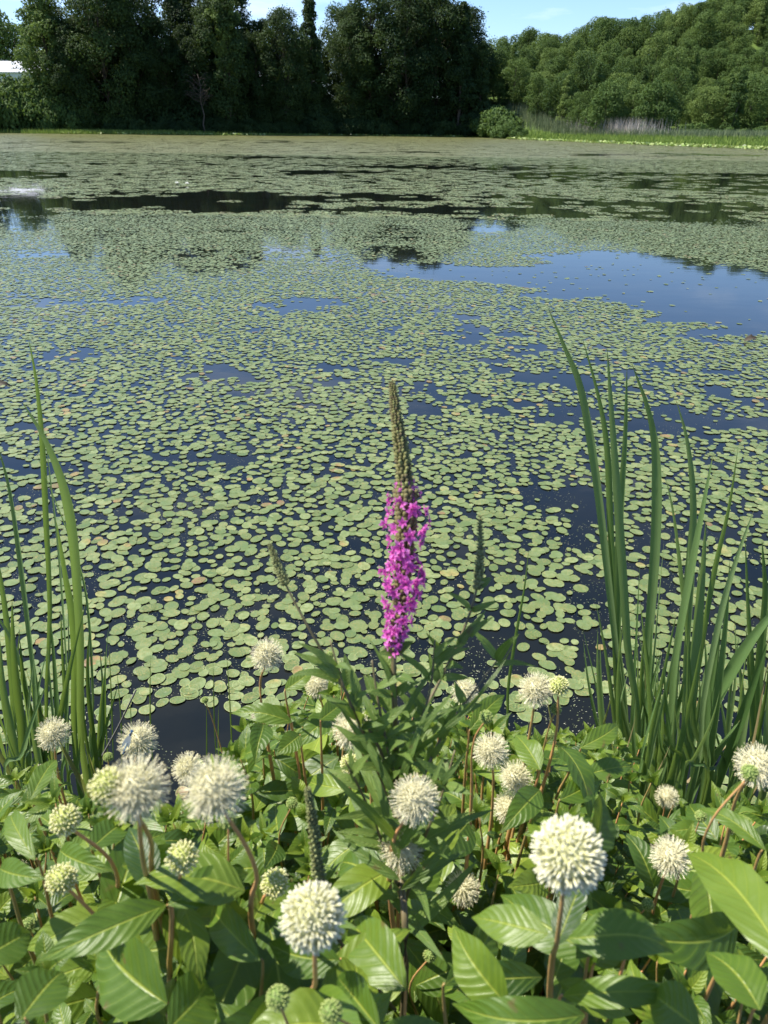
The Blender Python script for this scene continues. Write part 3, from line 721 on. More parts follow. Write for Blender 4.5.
M_deadr = tone_mat('dead reeds', [(0, (.22, .20, .17)), (.5, (.34, .31, .27)), (1, (.46, .43, .38))], .8, .1)
def strip(ua, ub, d0, d1, n_, zoff=0, soft=False):
    u_ = G.normal((ua + ub) / 2, (ub - ua) / 4.2, n_) if soft else G.uniform(ua, ub, n_); b = G.uniform(d0, d1, n_); s_ = shp
    v_ = np.interp(u_, shU, shV); p = np.array([ground(a, c) for a, c in zip(u_, v_)])
    d = unit(p[:, :2]); xy = p[:, :2] + d * b[:, None]
    return np.stack([xy[:, 0], xy[:, 1], np.maximum(land_h(xy[:, 0], xy[:, 1]), 0) + zoff], -1)
blades_stuff('grass', strip(512, 900, 0, 22, 16000), .4, .95, .05, M_marsh, 'bright yellow green marsh grass along the right far shore', 'grass')
blades_stuff('reeds', strip(505, 900, 20, 52, 12000), 1.0, 1.9, .05, M_sage, 'grey green reeds behind the bright marsh grass', 'reeds')
pp = strip(568, 655, 26, 44, 2600, 0, True); blades_stuff('dead_reeds', pp, 1.6, 4.3, .035, M_deadr, 'pale grey dead reeds standing at the hill foot', 'dead reeds')
pp = strip(505, 600, 24, 46, 3600, 0, True); blades_stuff('reeds', pp, 1.4, 3.4, .04, M_sage, 'taller grey green reeds left of the dead ones', 'reeds')
blades_stuff('grass', strip(0, 230, -5, 3, 9000, 0, True), .3, 1.2, .05, M_marsh, 'bright green grass strip along the left far shore', 'grass')
blades_stuff('grass', strip(190, 515, 0, 2, 5000), .15, .45, .05, M_marsh, 'thin yellowish green fringe at the waterline below the dark stand', 'grass')
# raised round leaves at the far waterline
mb = MB()
for (ua, ub, n_, lo, hi) in ((60, 265, 520, -6, .5), (300, 515, 160, -2, .5), (505, 900, 1100, -6, 1)):
    pp = strip(ua, ub, lo, hi, n_)
    for p in pp:
        r = R.uniform(.16, .34); tl = R.uniform(.1, .9); a = R.uniform(0, 6.28); k = 7
        t1 = np.array([math.cos(a), math.sin(a), 0]); t2 = np.array([-math.sin(a) * math.cos(tl), math.cos(a) * math.cos(tl), math.sin(tl)])
        c = np.array([p[0], p[1], R.uniform(.15, .45)])
        mb.add([c + r * (math.cos(j * 6.283 / k) * t1 + math.sin(j * 6.283 / k) * t2) for j in range(k)], [tuple(range(k))], R.random())
M_lotus = tone_mat('raised pads', [(0, (.18, .28, .06)), (.6, (.28, .36, .10)), (.95, (.36, .42, .18)), (1, (.55, .58, .42))], .45, .2)
tag(mb.build('water_plants', M_lotus, smooth=False), 'pale raised round leaves dotting the far waterline', 'water plants', kind='stuff')
# two white water lily blossoms far out
m_, n = newmat('white petal'); M_white = m_; finish(n, (.8, .8, .76), .5, .2)
for (u_, v_, lb) in ((177, 184.5, 'white blossom out on the pads, the left of two side by side'), (187, 185, 'white blossom out on the pads, the right of two side by side')):
    p = ground(u_, v_); r = empty('water_lily', p, lb, 'water lily', 'white blossoms on the far pads'); mb = MB()
    for ring, (nn_, el, ln) in enumerate(((8, .5, .15), (7, .9, .14), (5, 1.25, .12))):
        for j in range(nn_):
            a = j * 2 * PI / nn_ + ring * .4; d = np.array([math.cos(a) * math.cos(el), math.sin(a) * math.cos(el), math.sin(el)]); s_ = np.array([-math.sin(a), math.cos(a), 0])
            q0 = p + [0, 0, .03]
            mb.add([q0, q0 + d * ln * .5 + s_ * .03, q0 + d * ln, q0 + d * ln * .5 - s_ * .03], [(0, 1, 2, 3)])
    mb.build('petals', M_white, r, origin=p)
    mb = MB(); mb.tube([p + [0, 0, -.2], p + [0, 0, .05]], .012, 6); mb.build('stem', M_lstem, r, origin=p)
# dark curled leaves lying on the pads
M_brown = tone_mat('dead leaf', [(0, (.03, .025, .018)), (1, (.07, .05, .03))], .7, 0)

# ------------------------------------------------------------------ foreground leaf, blade, flower builders
def leaf_geo(base, tip, wid, nrm, arch=.12, fold=.25, wave=.05, nx=11, ny=6, g=R, shape='ovate', twist=0):
    base = np.asarray(base, float); tip = np.asarray(tip, float); d = tip - base; Ln = np.linalg.norm(d); d = d / Ln
    nrm = np.asarray(nrm, float); nrm = nrm - d * (nrm @ d); nl = np.linalg.norm(nrm)
    if nl < 1e-3: nrm = np.cross(d, [1, .3, 0])
    nrm = nrm / np.linalg.norm(nrm); sd = np.cross(d, nrm)
    s = np.linspace(0, 1, nx)[:, None]; t = np.linspace(-1, 1, ny + 1)[None, :]
    if shape == 'ovate': pr = np.sin(PI * np.clip(s, 0, 1) ** .82) ** .85 * (1 - .25 * s ** 3); pr = np.where(s > .82, pr * (1 - (s - .82) * 1.2), pr)
    else: pr = np.sin(PI * s ** .6) ** .75
    pr = pr * wid / 2; pr[0] = wid * .025; pr[-1] = wid * .01
    ph = g.uniform(0, 6.28); fr = g.uniform(2.0, 3.4)
    cv = 4 * arch * Ln * s * (1 - s) - g.uniform(0, .18) * Ln * s ** 3
    bend = g.uniform(-.05, .05) * Ln
    z = cv + np.abs(t) * pr * fold - (t ** 2) * pr * fold * .35 + wave * Ln * .5 * np.sin(s * 6.28 * fr + ph + np.sign(t) * .9) * t ** 2 * np.sin(PI * s)
    tw = twist * (s - .3)
    y_ = t * pr * np.cos(fold * .6)
    pos = base + d * (s * Ln)[..., None] + sd * (y_ * np.cos(tw) - z * np.sin(tw) + bend * np.sin(PI * s))[..., None] + nrm * (z * np.cos(tw) + y_ * np.sin(tw))[..., None]
    m_ = ny + 1
    ff = [(i * m_ + j, i * m_ + j + 1, (i + 1) * m_ + j + 1, (i + 1) * m_ + j) for i in range(nx - 1) for j in range(ny)]
    uv = np.stack([np.broadcast_to(s, (nx, m_)), np.broadcast_to(t, (nx, m_))], -1)
    return pos.reshape(-1, 3), ff, uv.reshape(-1, 2)
def add_leaf(mb, *a, tone=.5, **k):
    v, f, uv = leaf_geo(*a, **k); mb.add(v, f, tone, uv)
def curve(pts, n=14):
    pts = np.asarray(pts, float)
    if len(pts) == 2: return pts[0] + (pts[1] - pts[0]) * np.linspace(0, 1, n)[:, None]
    P0 = np.vstack([2 * pts[0] - pts[1], pts, 2 * pts[-1] - pts[-2]]); out = []
    seg = len(pts) - 1; per = max(2, n // seg)
    for i in range(seg):
        a, b, c, d = P0[i:i + 4]
        for t in np.linspace(0, 1, per, endpoint=(i == seg - 1)):
            out.append(.5 * ((2 * b) + (-a + c) * t + (2 * a - 5 * b + 4 * c - d) * t * t + (-a + 3 * b - 3 * c + d) * t ** 3))
    return np.array(out)
def sphere_dirs(n_, g, jit=.05):
    i = np.arange(n_) + .5; ph = np.arccos(1 - 2 * i / n_); th = PI * (1 + 5 ** .5) * i
    d = np.stack([np.cos(th) * np.sin(ph), np.sin(th) * np.sin(ph), np.cos(ph)], -1); return unit(d + g.normal(0, jit, d.shape))
def core(mb, r, tone, k=14):
    vv = []; ff = []
    for i in range(k // 2 + 1):
        for j in range(k):
            a = PI * i / (k // 2); b = 2 * PI * j / k; vv.append((r * math.sin(a) * math.cos(b), r * math.sin(a) * math.sin(b), r * math.cos(a)))
    for i in range(k // 2):
        for j in range(k): ff.append((i * k + j, i * k + (j + 1) % k, (i + 1) * k + (j + 1) % k, (i + 1) * k + j))
    mb.add(vv, ff, tone)
def ball_full(seed):   # radius 1 = tip of the styles
    g = np.random.default_rng(seed); mb = MB(); core(mb, .52, .45)
    for d in sphere_dirs(430, g, .06):
        a = unit(np.cross(d, g.normal(0, 1, 3))); b = np.cross(d, a); L1 = g.uniform(.66, .76); l2 = g.uniform(.90, 1.04)
        bend = g.normal(0, .05, 3)
        vv = []; tn = []
        for (rr, ra, t_) in ((.40, .016, .4), (L1 - .06, .020, .6), (L1, .044, .72)):
            for j in range(4):
                th = j * PI / 2 + g.uniform(-.2, .2); vv.append(d * rr + (a * math.cos(th) + b * math.sin(th)) * ra); tn.append(t_)
        ff = [(i * 4 + j, i * 4 + (j + 1) % 4, i * 4 + 4 + (j + 1) % 4, i * 4 + 4 + j) for i in range(2) for j in range(4)]
        vv.append(d * (L1 - .03)); tn.append(.45); ff += [(8 + j, 8 + (j + 1) % 4, 12) for j in range(4)]
        o = len(vv)
        for (rr, ra, t_) in ((L1 - .05, .008, .7), (l2 - .03, .008, .8), (l2 - .015, .018, .86), (l2 + .012, .010, 1.0)):
            for j in range(3):
                th = j * 2 * PI / 3; vv.append(d * rr + bend * (rr - L1) * 2 + (a * math.cos(th) + b * math.sin(th)) * ra); tn.append(t_)
        ff += [(o + i * 3 + j, o + i * 3 + (j + 1) % 3, o + i * 3 + 3 + (j + 1) % 3, o + i * 3 + 3 + j) for i in range(3) for j in range(3)] + [(o + 9, o + 10, o + 11)]
        mb.add(vv, ff, np.array(tn))
    return mb.mesh('flower_head', M_ball, False)
def ball_open(seed, mat, prot=.12, n_=150, kn=.075):
    g = np.random.default_rng(seed); mb = MB(); core(mb, .78, .1)
    for d in sphere_dirs(n_, g, .05):
        a = unit(np.cross(d, g.normal(0, 1, 3))); b = np.cross(d, a); L1 = g.uniform(.94 - prot * .4, 1.0 + prot * .5)
        vv = []; tn = []
        for (rr, ra, t_) in ((.72, kn * .6, .1), (L1 - .10, kn * .8, .5), (L1 - .04, kn, .75), (L1 + .02, kn * .55, .95)):
            for j in range(5):
                th = j * 2 * PI / 5; vv.append(d * rr + (a * math.cos(th) + b * math.sin(th)) * ra); tn.append(min(1, t_ + g.uniform(-.08, .08)))
        ff = [(i * 5 + j, i * 5 + (j + 1) % 5, i * 5 + 5 + (j + 1) % 5, i * 5 + 5 + j) for i in range(3) for j in range(5)] + [(15, 16, 17, 18, 19)]
        mb.add(vv, ff, np.array(tn))
    return mb.mesh('flower_head', mat, True)
B_full = [ball_full(i) for i in range(3)]
M_half = tone_mat('cream just opened head', [(0, (.55, .55, .26)), (.4, (.74, .72, .42)), (.7, (.82, .80, .55)), (1, (.88, .86, .68))])
B_half = [ball_open(10 + i, M_half, .22, 800, .031) for i in range(2)]
B_open = [ball_open(20 + i, M_open, .20, 190, .065) for i in range(2)]
B_bud = [ball_open(30 + i, M_bud, .03, 110, .085) for i in range(2)]
def put_ball(mesh_, p, r, parent, label=None):
    o = link('flower_head', mesh_, parent, p); o.scale = (r, r, r); o.rotation_euler = (R.uniform(0, 6), R.uniform(0, 6), R.uniform(0, 6))
    if label: o['label'] = label
    return o
def width_prof(s, taper=.45): return np.minimum(1, ((1 - s) / taper)) ** .75 * (.42 + .58 * np.minimum(1, s * 1.7)) + .02
def blade(mb, pts, wid, nrm, tone=.5, n=30, twist=0, fold=.25, taper=.45):
    c = curve(pts, n); n = len(c); t = unit(np.gradient(c, axis=0)); s = np.linspace(0, 1, n)
    nv = np.array(nrm, float)[None] - t * (t @ np.array(nrm, float))[:, None]; nv = unit(nv); sd = np.cross(t, nv)
    a = (twist * s)[:, None]; n2 = nv * np.cos(a) + sd * np.sin(a); s2 = sd * np.cos(a) - nv * np.sin(a)
    w_ = (wid / 2 * width_prof(s, taper))[:, None]
    rows = [c - s2 * w_ + n2 * w_ * fold, c - s2 * w_ * .5 + n2 * w_ * fold * .35, c, c + s2 * w_ * .5 + n2 * w_ * fold * .35, c + s2 * w_ + n2 * w_ * fold]
    vv = np.stack(rows, 1).reshape(-1, 3); k = 5
    ff = [(i * k + j, i * k + j + 1, (i + 1) * k + j + 1, (i + 1) * k + j) for i in range(n - 1) for j in range(k - 1)]
    uv = np.stack([np.repeat(s, k), np.tile(np.linspace(-1, 1, k), n)], -1)
    mb.add(vv, ff, tone, uv)

# ------------------------------------------------------------------ cattails
def cattail(name_lab, Y0, blades, fill, seed, grp):
    g = random.Random(seed)
    us = []
    for b in blades: us.append(b[0][-1][0])
    for b in fill: us.append(b[2])
    uc = sum(us) / len(us); bp = ground(uc, 980); base = np.array([plane_y(uc, 700, Y0)[0], Y0 + .03, -.05])
    r = empty('cattail', base, name_lab, 'cattail', grp)
    def one(pp, wpx, tw, tone, dy):
        pts = [plane_y(u_, v_, Y0 + dy + .0 * i) for i, (u_, v_) in enumerate(pp)]
        tipf = pts[0].copy()
        lo = pts[-1]; foot = np.array([base[0] + (lo[0] - base[0]) * .35 + g.uniform(-.03, .03), base[1] + dy * .4, -.05])
        mid = (lo + foot) / 2 + np.array([(lo[0] - base[0]) * .1, 0, 0])
        pts = [foot, mid] + pts[::-1]
        _, _, d = proj(plane_y(*pp[len(pp) // 2], Y0)); wd = .57 * wpx * d / F
        nr = np.array([g.uniform(-1.6, .4), -1, .3])
        mb = MB(); blade(mb, pts, wd, nr, tone, 34, tw, .3, .30); mb.build('blade', M_cat, r, origin=base)
    for b in (fill[:2]):
        mb = MB(); f0 = plane_y(b[2], 790, Y0); f0[2] = f0[2] - .4; t0 = f0 + np.array([g.uniform(-.25, .25), g.uniform(-.1, .1), g.uniform(.45, .75)])
        blade(mb, [f0, (f0 + t0) / 2 + [g.uniform(-.04, .04), 0, .05], t0], .012, (g.uniform(-1, 1), -1, 0), .5, 18, 1.5, .5); o_ = mb.build('blade', M_deadb, r, origin=base); o_['label'] = 'withered brown blade'
    for b in blades:
        pp, wpx = b[0], b[1]; tw = b[2] if len(b) > 2 else g.uniform(-.7, .7)
        one(pp, wpx, tw, g.uniform(.2, .85), g.uniform(-.06, .08))
    ex = [] if not fill else [(ub_ + g.uniform(-38, 38), g.uniform(600, 720), ub_ + g.uniform(-14, 14), g.uniform(5, 9)) for (_, _, ub_, _) in fill for _k in (0, 1, 2)]
    for (ut, vt, ub, wpx) in list(fill) + ex:
        vb = 800; um = ut + (ub - ut) * .55; cur = g.uniform(-6, 6)
        one([(ut, vt), (ut + (ub - ut) * .22 + cur, vt + (vb - vt) * .28), (um + cur, vt + (vb - vt) * .6), (ub, vb)], wpx, g.uniform(-1.2, 1.2), g.uniform(.1, .9), g.uniform(-.1, .12))
GR = 'cattails rising on the right'
cattail('tall cattail whose folded tip reaches highest, left side of the right clump', 1.12, [
    ([(548, 308), (566, 350), (582, 392), (597, 480), (610, 590), (622, 700), (630, 790)], 15, .5),
    ([(582, 337), (598, 395), (607, 450), (611, 540), (618, 650), (624, 780)], 11, -.5),
    ([(607, 347), (612, 420), (619, 520), (627, 640), (634, 780)], 14, .3)],
    [(606, 500, 618, 9), (600, 640, 612, 8), (640, 560, 628, 8)], 1, GR)
cattail('straight cattail with upright twin blades at the centre of the right clump', 1.16, [
    ([(627, 366), (625, 440), (619, 540), (617, 660), (612, 790)], 12, .4),
    ([(632, 364), (650, 415), (657, 470), (655, 560), (645, 680), (636, 790)], 18, -.3)],
    [(664, 540, 640, 12), (652, 620, 632, 10), (612, 600, 628, 9)], 2, GR)
cattail('cattail with a dark narrow leaf standing apart, behind the centre of the right clump', 1.25, [
    ([(676, 400), (687, 440), (693, 495), (692, 560), (686, 660), (676, 790)], 11, .3),
    ([(666, 478), (674, 520), (682, 590), (692, 690), (694, 790)], 9, .3),
    ([(690, 520), (684, 600), (672, 700), (656, 800)], 10, .2)],
    [(700, 560, 680, 10), (676, 640, 670, 12)], 3, GR)
cattail('pale cattail with broad fanning blades in the right clump', 1.12, [
    ([(713, 455), (704, 505), (692, 570), (676, 660), (660, 790)], 16, -.3),
    ([(738, 448), (728, 510), (712, 580), (696, 680), (682, 790)], 12, .3),
    ([(706, 520), (700, 600), (690, 700), (676, 800)], 18, .4)],
    [(722, 600, 690, 14), (640, 690, 655, 11), (684, 684, 660, 16)], 4, GR)
cattail('short dark cattail with slanting narrow blades in the right clump', 1.05, [
    ([(754, 510), (738, 555), (722, 610), (704, 700), (690, 800)], 10, .2),
    ([(730, 560), (724, 640), (712, 740), (700, 820)], 12, .5),
    ([(795, 590), (765, 622), (735, 665), (708, 720), (690, 800)], 22, .2)],
    [(768, 640, 712, 16), (705, 640, 700, 14)], 5, GR)
cattail('cattail at the right edge of the picture with upright pale blades', 1.18, [
    ([(762, 540), (765, 600), (758, 680), (748, 800)], 14, .2),
    ([(745, 535), (748, 610), (752, 700), (742, 810)], 9, .3),
    ([(778, 560), (776, 640), (768, 720), (755, 820)], 16, .3)],
    [(790, 500, 770, 14), (735, 640, 738, 10), (775, 660, 760, 14), (752, 690, 730, 12)], 6, GR)
cattail('low cattail with leaning pale leaves between the clump and the bank shrubs', .98, [
    ([(702, 640), (690, 700), (672, 770), (650, 840)], 12, .2), ([(640, 600), (648, 690), (652, 780), (650, 850)], 12, .3)],
    [(660, 690, 650, 12), (720, 690, 670, 12), (620, 690, 640, 10), (740, 720, 690, 14)], 7, GR)
cattail('single slender blade between the purple spike and the right clump', 1.0, [
    ([(529, 548), (524, 590), (515, 640), (508, 690), (503, 760)], 6, .3)], [], 8, GR)
GL = 'cattails rising on the left'
cattail('tall cattail with a thin bent tip, highest of the left clump', 1.15, [
    ([(28, 336), (36, 380), (42, 440), (46, 520), (50, 610), (52, 780)], 9, .6),
    ([(22, 402), (45, 440), (64, 490), (74, 550), (80, 640), (88, 790)], 15, .4),
    ([(44, 425), (52, 490), (60, 560), (68, 680), (72, 790)], 9, .4)], [(64, 540, 66, 12), (100, 650, 92, 9)], 11, GL)
cattail('cattail with broad arching blades in the middle of the left clump', 1.08, [
    ([(34, 447), (52, 492), (72, 542), (88, 600), (94, 700), (94, 790)], 15, -.5),
    ([(56, 520), (64, 570), (74, 640), (80, 790)], 12, .8),
    ([(76, 565), (80, 640), (84, 720), (82, 800)], 8, .3)], [(48, 600, 60, 14), (90, 620, 100, 10), (20, 640, 58, 12)], 12, GL)
cattail('cattail with a long pale blade at the left edge of the picture', 1.02, [
    ([(-4, 440), (10, 490), (22, 570), (34, 670), (48, 790)], 13, .3),
    ([(-20, 600), (6, 628), (26, 680), (44, 790)], 16, .3),
    ([(-12, 520), (4, 600), (14, 700), (20, 800)], 12, .4)], [(0, 640, 30, 16), (-20, 620, 10, 16), (30, 690, 40, 12), (-10, 680, 20, 14), (12, 600, 34, 14)], 13, GL)
# thin sedges standing in the water
for i, (u_, vt, vb) in enumerate([(232, 652, 760), (216, 662, 745), (152, 655, 745), (108, 660, 750), (120, 668, 745), (205, 700, 768), (220, 705, 766), (112, 640, 740), (262, 720, 780), (270, 715, 790), (248, 730, 790), (128, 690, 760), (100, 650, 745), (140, 715, 770)]):
    b = ground(u_, vb + 20); b[2] = -.05; t_ = plane_y(u_ + R.uniform(-6, 6), vt, b[1] + .02); mb = MB()
    blade(mb, [b, (b + t_) / 2 + [R.uniform(-.01, .01), 0, 0], t_], .008, (R.uniform(-.4, .4), -1, 0), R.random(), 12, .3, .3, .6)
    o = mb.build('sedge', M_grass, origin=b); tag(o, 'thin green sedge shoot standing in the dark water behind the left shrubs', 'sedge', 'sedge shoots in the water')
a = ground(100, 760); b = P(136, 690, 2.6); mb = MB(); a[2] = 0
mb.tube(curve([a, (a + b) / 2 + [.01, 0, .01], b], 10), np.linspace(.005, .003, 10), 5, .9)
tag(mb.build('dead_stalk', M_dead), 'pale speckled dead stalk slanting over the water beside the left cattails', 'dead stalk')

# ------------------------------------------------------------------ buttonbush
BALL_W = .040
types = {'f': (B_full, BALL_W), 'h': (B_half, .031), 'o': (B_open, .021), 'b': (B_bud, .013)}
FL = [  # u, v, px diameter, type, shrub
 (267, 655, 35, 'f', 3), (318, 685, 28, 'f', 3), (352, 730, 42, 'f', 4), (53, 734, 34, 'f', 0), (138, 741, 40, 'f', 1), (188, 768, 33, 'f', 1),
 (136, 789, 68, 'f', 1), (108, 786, 36, 'o', 1), (215, 789, 68, 'f', 2), (65, 820, 30, 'o', 0), (47, 774, 18, 'o', 0), (182, 858, 32, 'o', 2), (62, 879, 30, 'o', 0),
 (401, 849, 48, 'f', 4), (415, 800, 52, 'f', 4), (313, 917, 62, 'h', 3), (275, 883, 28, 'o', 3), (278, 998, 25, 'b', 3), (331, 1012, 24, 'b', 3),
 (568, 855, 70, 'h', 6), (463, 888, 36, 'f', 5), (536, 690, 37, 'f', 5), (559, 686, 20, 'o', 5), (556, 709, 12, 'b', 5), (549, 734, 11, 'b', 5),
 (491, 751, 38, 'f', 5), (516, 778, 36, 'f', 5), (509, 808, 34, 'f', 5), (465, 692, 28, 'f', 5), (486, 717, 14, 'b', 5), (473, 747, 9, 'b', 5), (456, 767, 8, 'b', 5), (470, 813, 10, 'b', 5),
 (667, 797, 24, 'f', 7), (671, 857, 42, 'f', 7), (758, 766, 46, 'f', 8), (750, 773, 18, 'b', 8), (701, 816, 12, 'b', 7), (731, 829, 11, 'b', 8),
 (350, 764, 20, 'o', 4), (122, 988, 30, 'f', 1), (18, 872, 24, 'f', 0), (292, 803, 12, 'b', 3), (228, 820, 18, 'b', 2), (525, 1008, 20, 'o', 6), (108, 757, 10, 'b', 1), (330, 655, 8, 'b', 3), (80, 812, 9, 'b', 1), (240, 846, 11, 'b', 2), (205, 700, 7, 'b', 3), (420, 770, 9, 'b', 4), (385, 905, 12, 'b', 4), (620, 860, 10, 'b', 7), (648, 905, 13, 'b', 7), (500, 860, 11, 'b', 5), (158, 902, 12, 'b', 2), (28, 925, 14, 'b', 0), (745, 905, 12, 'b', 8), (430, 955, 14, 'b', 5), (38, 770, 12, 'f', 0)]
cents = [(20, 880), (130, 880), (215, 890), (300, 880), (400, 880), (495, 870), (580, 900), (670, 900), (760, 900)]
labs = ['buttonbush at the left edge with one white ball and three small yellow ones', 'buttonbush bearing the big white ball with a greenish one in front of it',
        'buttonbush with the large spiky white ball second from the left', 'buttonbush with the tall red stem and highest white ball left of the purple spike',
        'buttonbush carrying white balls directly beneath the purple flower spike', 'buttonbush with a cluster of small white balls and green buds right of the purple spike',
        'buttonbush with the large cream ball on an upright stem and broad dark leaves', 'buttonbush in front of the right cattails with one half hidden white ball',
        'buttonbush at the right edge with a white ball cut by the picture border']
shrubs = []
for i, (cu, cv) in enumerate(cents):
    b = P(cu, cv, .75); b = np.array([b[0] * 1.1, b[1] + .12, 0.0]); b[2] = float(land_h(b[0], b[1])) - .05
    shrubs.append((empty('buttonbush', b, labs[i], 'buttonbush', 'buttonbushes along the bank'), b))
def vtop(u_):
    return np.interp(u_, [-400, 0, 30, 90, 120, 175, 225, 250, 285, 330, 380, 470, 500, 540, 640, 660, 768, 1200], [770, 772, 765, 790, 812, 800, 755, 712, 690, 682, 700, 700, 735, 728, 742, 800, 800, 790])
fp = []
for (u_, v_, dpx, ty, s) in FL:
    ms, wd = types[ty]; d = wd * F / dpx
    d = min(max(d, .40), 1.12); r = dpx * d / F / 2
    fp.append((u_, v_, dpx, d, r, ty, s))
fu = np.array([f[0] for f in fp]); fv = np.array([f[1] for f in fp]); fr_ = np.array([f[2] / 2 for f in fp]); fd = np.array([f[3] for f in fp])
def blocks(pts, slack=1.0):
    """does this leaf cover a flower head that the photograph shows?"""
    u_, v_, d = proj(pts)
    if d.min() < .36: return True
    du = u_[:, None] - fu[None]; dv = v_[:, None] - fv[None]
    hit = (du * du + dv * dv < (fr_[None] * slack + 3) ** 2) & (d[:, None] < fd[None] + .02)
    return bool(hit.any())
leafbuf = {i: [] for i in range(9)}
NEARU = np.array([0, 0, 1.0])
# stems under every flower head
stem_objs = {i: [] for i in range(9)}
def shoot_leaves(mb, pts, g, size, start=.0, pairs=5, gap=.045, tilt=.25, keep=None):
    """opposite leaf pairs down from the top of a stem path (tip first)"""
    seg = np.linalg.norm(np.diff(pts, axis=0), axis=1); cum = np.concatenate([[0], np.cumsum(seg)])
    a0 = g.uniform(0, PI); cnt = 0
    for k in range(pairs):
        l = start + k * gap * g.uniform(.85, 1.2)
        if l > cum[-1]: break
        q = np.array([np.interp(l, cum, pts[:, j]) for j in range(3)])
        for s_ in (0, 1):
            a = a0 + k * PI / 2 + s_ * PI + g.uniform(-.3, .3)
            grow = min(1, .55 + .22 * k) if start < .03 else 1
            Ln = size * g.uniform(.8, 1.2) * grow; el = tilt + g.uniform(-.6, .6) - .12 * k
            dr = np.array([math.cos(a) * math.cos(el), math.sin(a) * math.cos(el), math.sin(el)])
            n0 = np.array([g.uniform(-.6, .6), g.uniform(-.8, .3), 1.0])
            v, f, uv = leaf_geo(q + dr * .006, q + dr * Ln - np.array([0, 0, Ln * .12]), Ln * g.uniform(.34, .50), n0, g.uniform(.0, .22), g.uniform(.1, .6), g.uniform(.02, .09), g=g, twist=g.uniform(-.5, .5))
            uu, vv_, dd = proj(v)
            if keep and not keep(v, uu, vv_, dd): continue
            mb.add(v, f, min(1, max(0, g.gauss(.48, .27))), uv); cnt += 1
    return cnt
def ok_leaf(v, uu, vv_, dd, margin=0):
    if dd.min() < .40: return False
    if (vv_ < vtop(uu) + margin).any(): return False
    if blocks(v): return False
    return True
rs = random.Random(21)
for (u_, v_, dpx, d, r, ty, s) in fp:
    root, b = shrubs[s]; c = P(u_, v_, d)
    g = random.Random(int(u_ * 7 + v_))
    top = c - np.array([0, 0, r * .4])
    nlen = g.uniform(.05, .085)
    n1 = top + np.array([g.uniform(-.02, .02), g.uniform(0, .03), -nlen])
    n2 = n1 + np.array([(b[0] - n1[0]) * .18, (b[1] - n1[1]) * .15, -.14])
    n3 = n2 * .45 + np.array([b[0], b[1], b[2]]) * .55 + np.array([g.uniform(-.04, .04), 0, .05])
    pth = curve([top, n1, n2, n3, b + np.array([g.uniform(-.05, .05), g.uniform(-.05, .05), 0])], 24)
    rb = .0007 if ty == 'b' else .0011
    mb = MB(); mb.tube(pth, np.interp(np.linspace(0, 1, len(pth)), [0, .35, 1], [rb, rb * 1.5, .005]), 7, g.uniform(.1, .95))
    st = mb.build('stem', M_stem, root, origin=pth[0])
    lb = MB(); cnt = shoot_leaves(lb, pth, g, g.uniform(.06, .09), nlen, 6, .05, .2, ok_leaf)
    if cnt > 1: lb.build('leaves', M_leaf, st, origin=pth[0])
    ll = {'f': None, 'h': 'creamy round head just opening', 'o': 'small yellowish head still opening', 'b': 'tiny green unopened bud'}[ty]
    put_ball(types[ty][0][g.randrange(len(types[ty][0]))], c, r, root, ll)
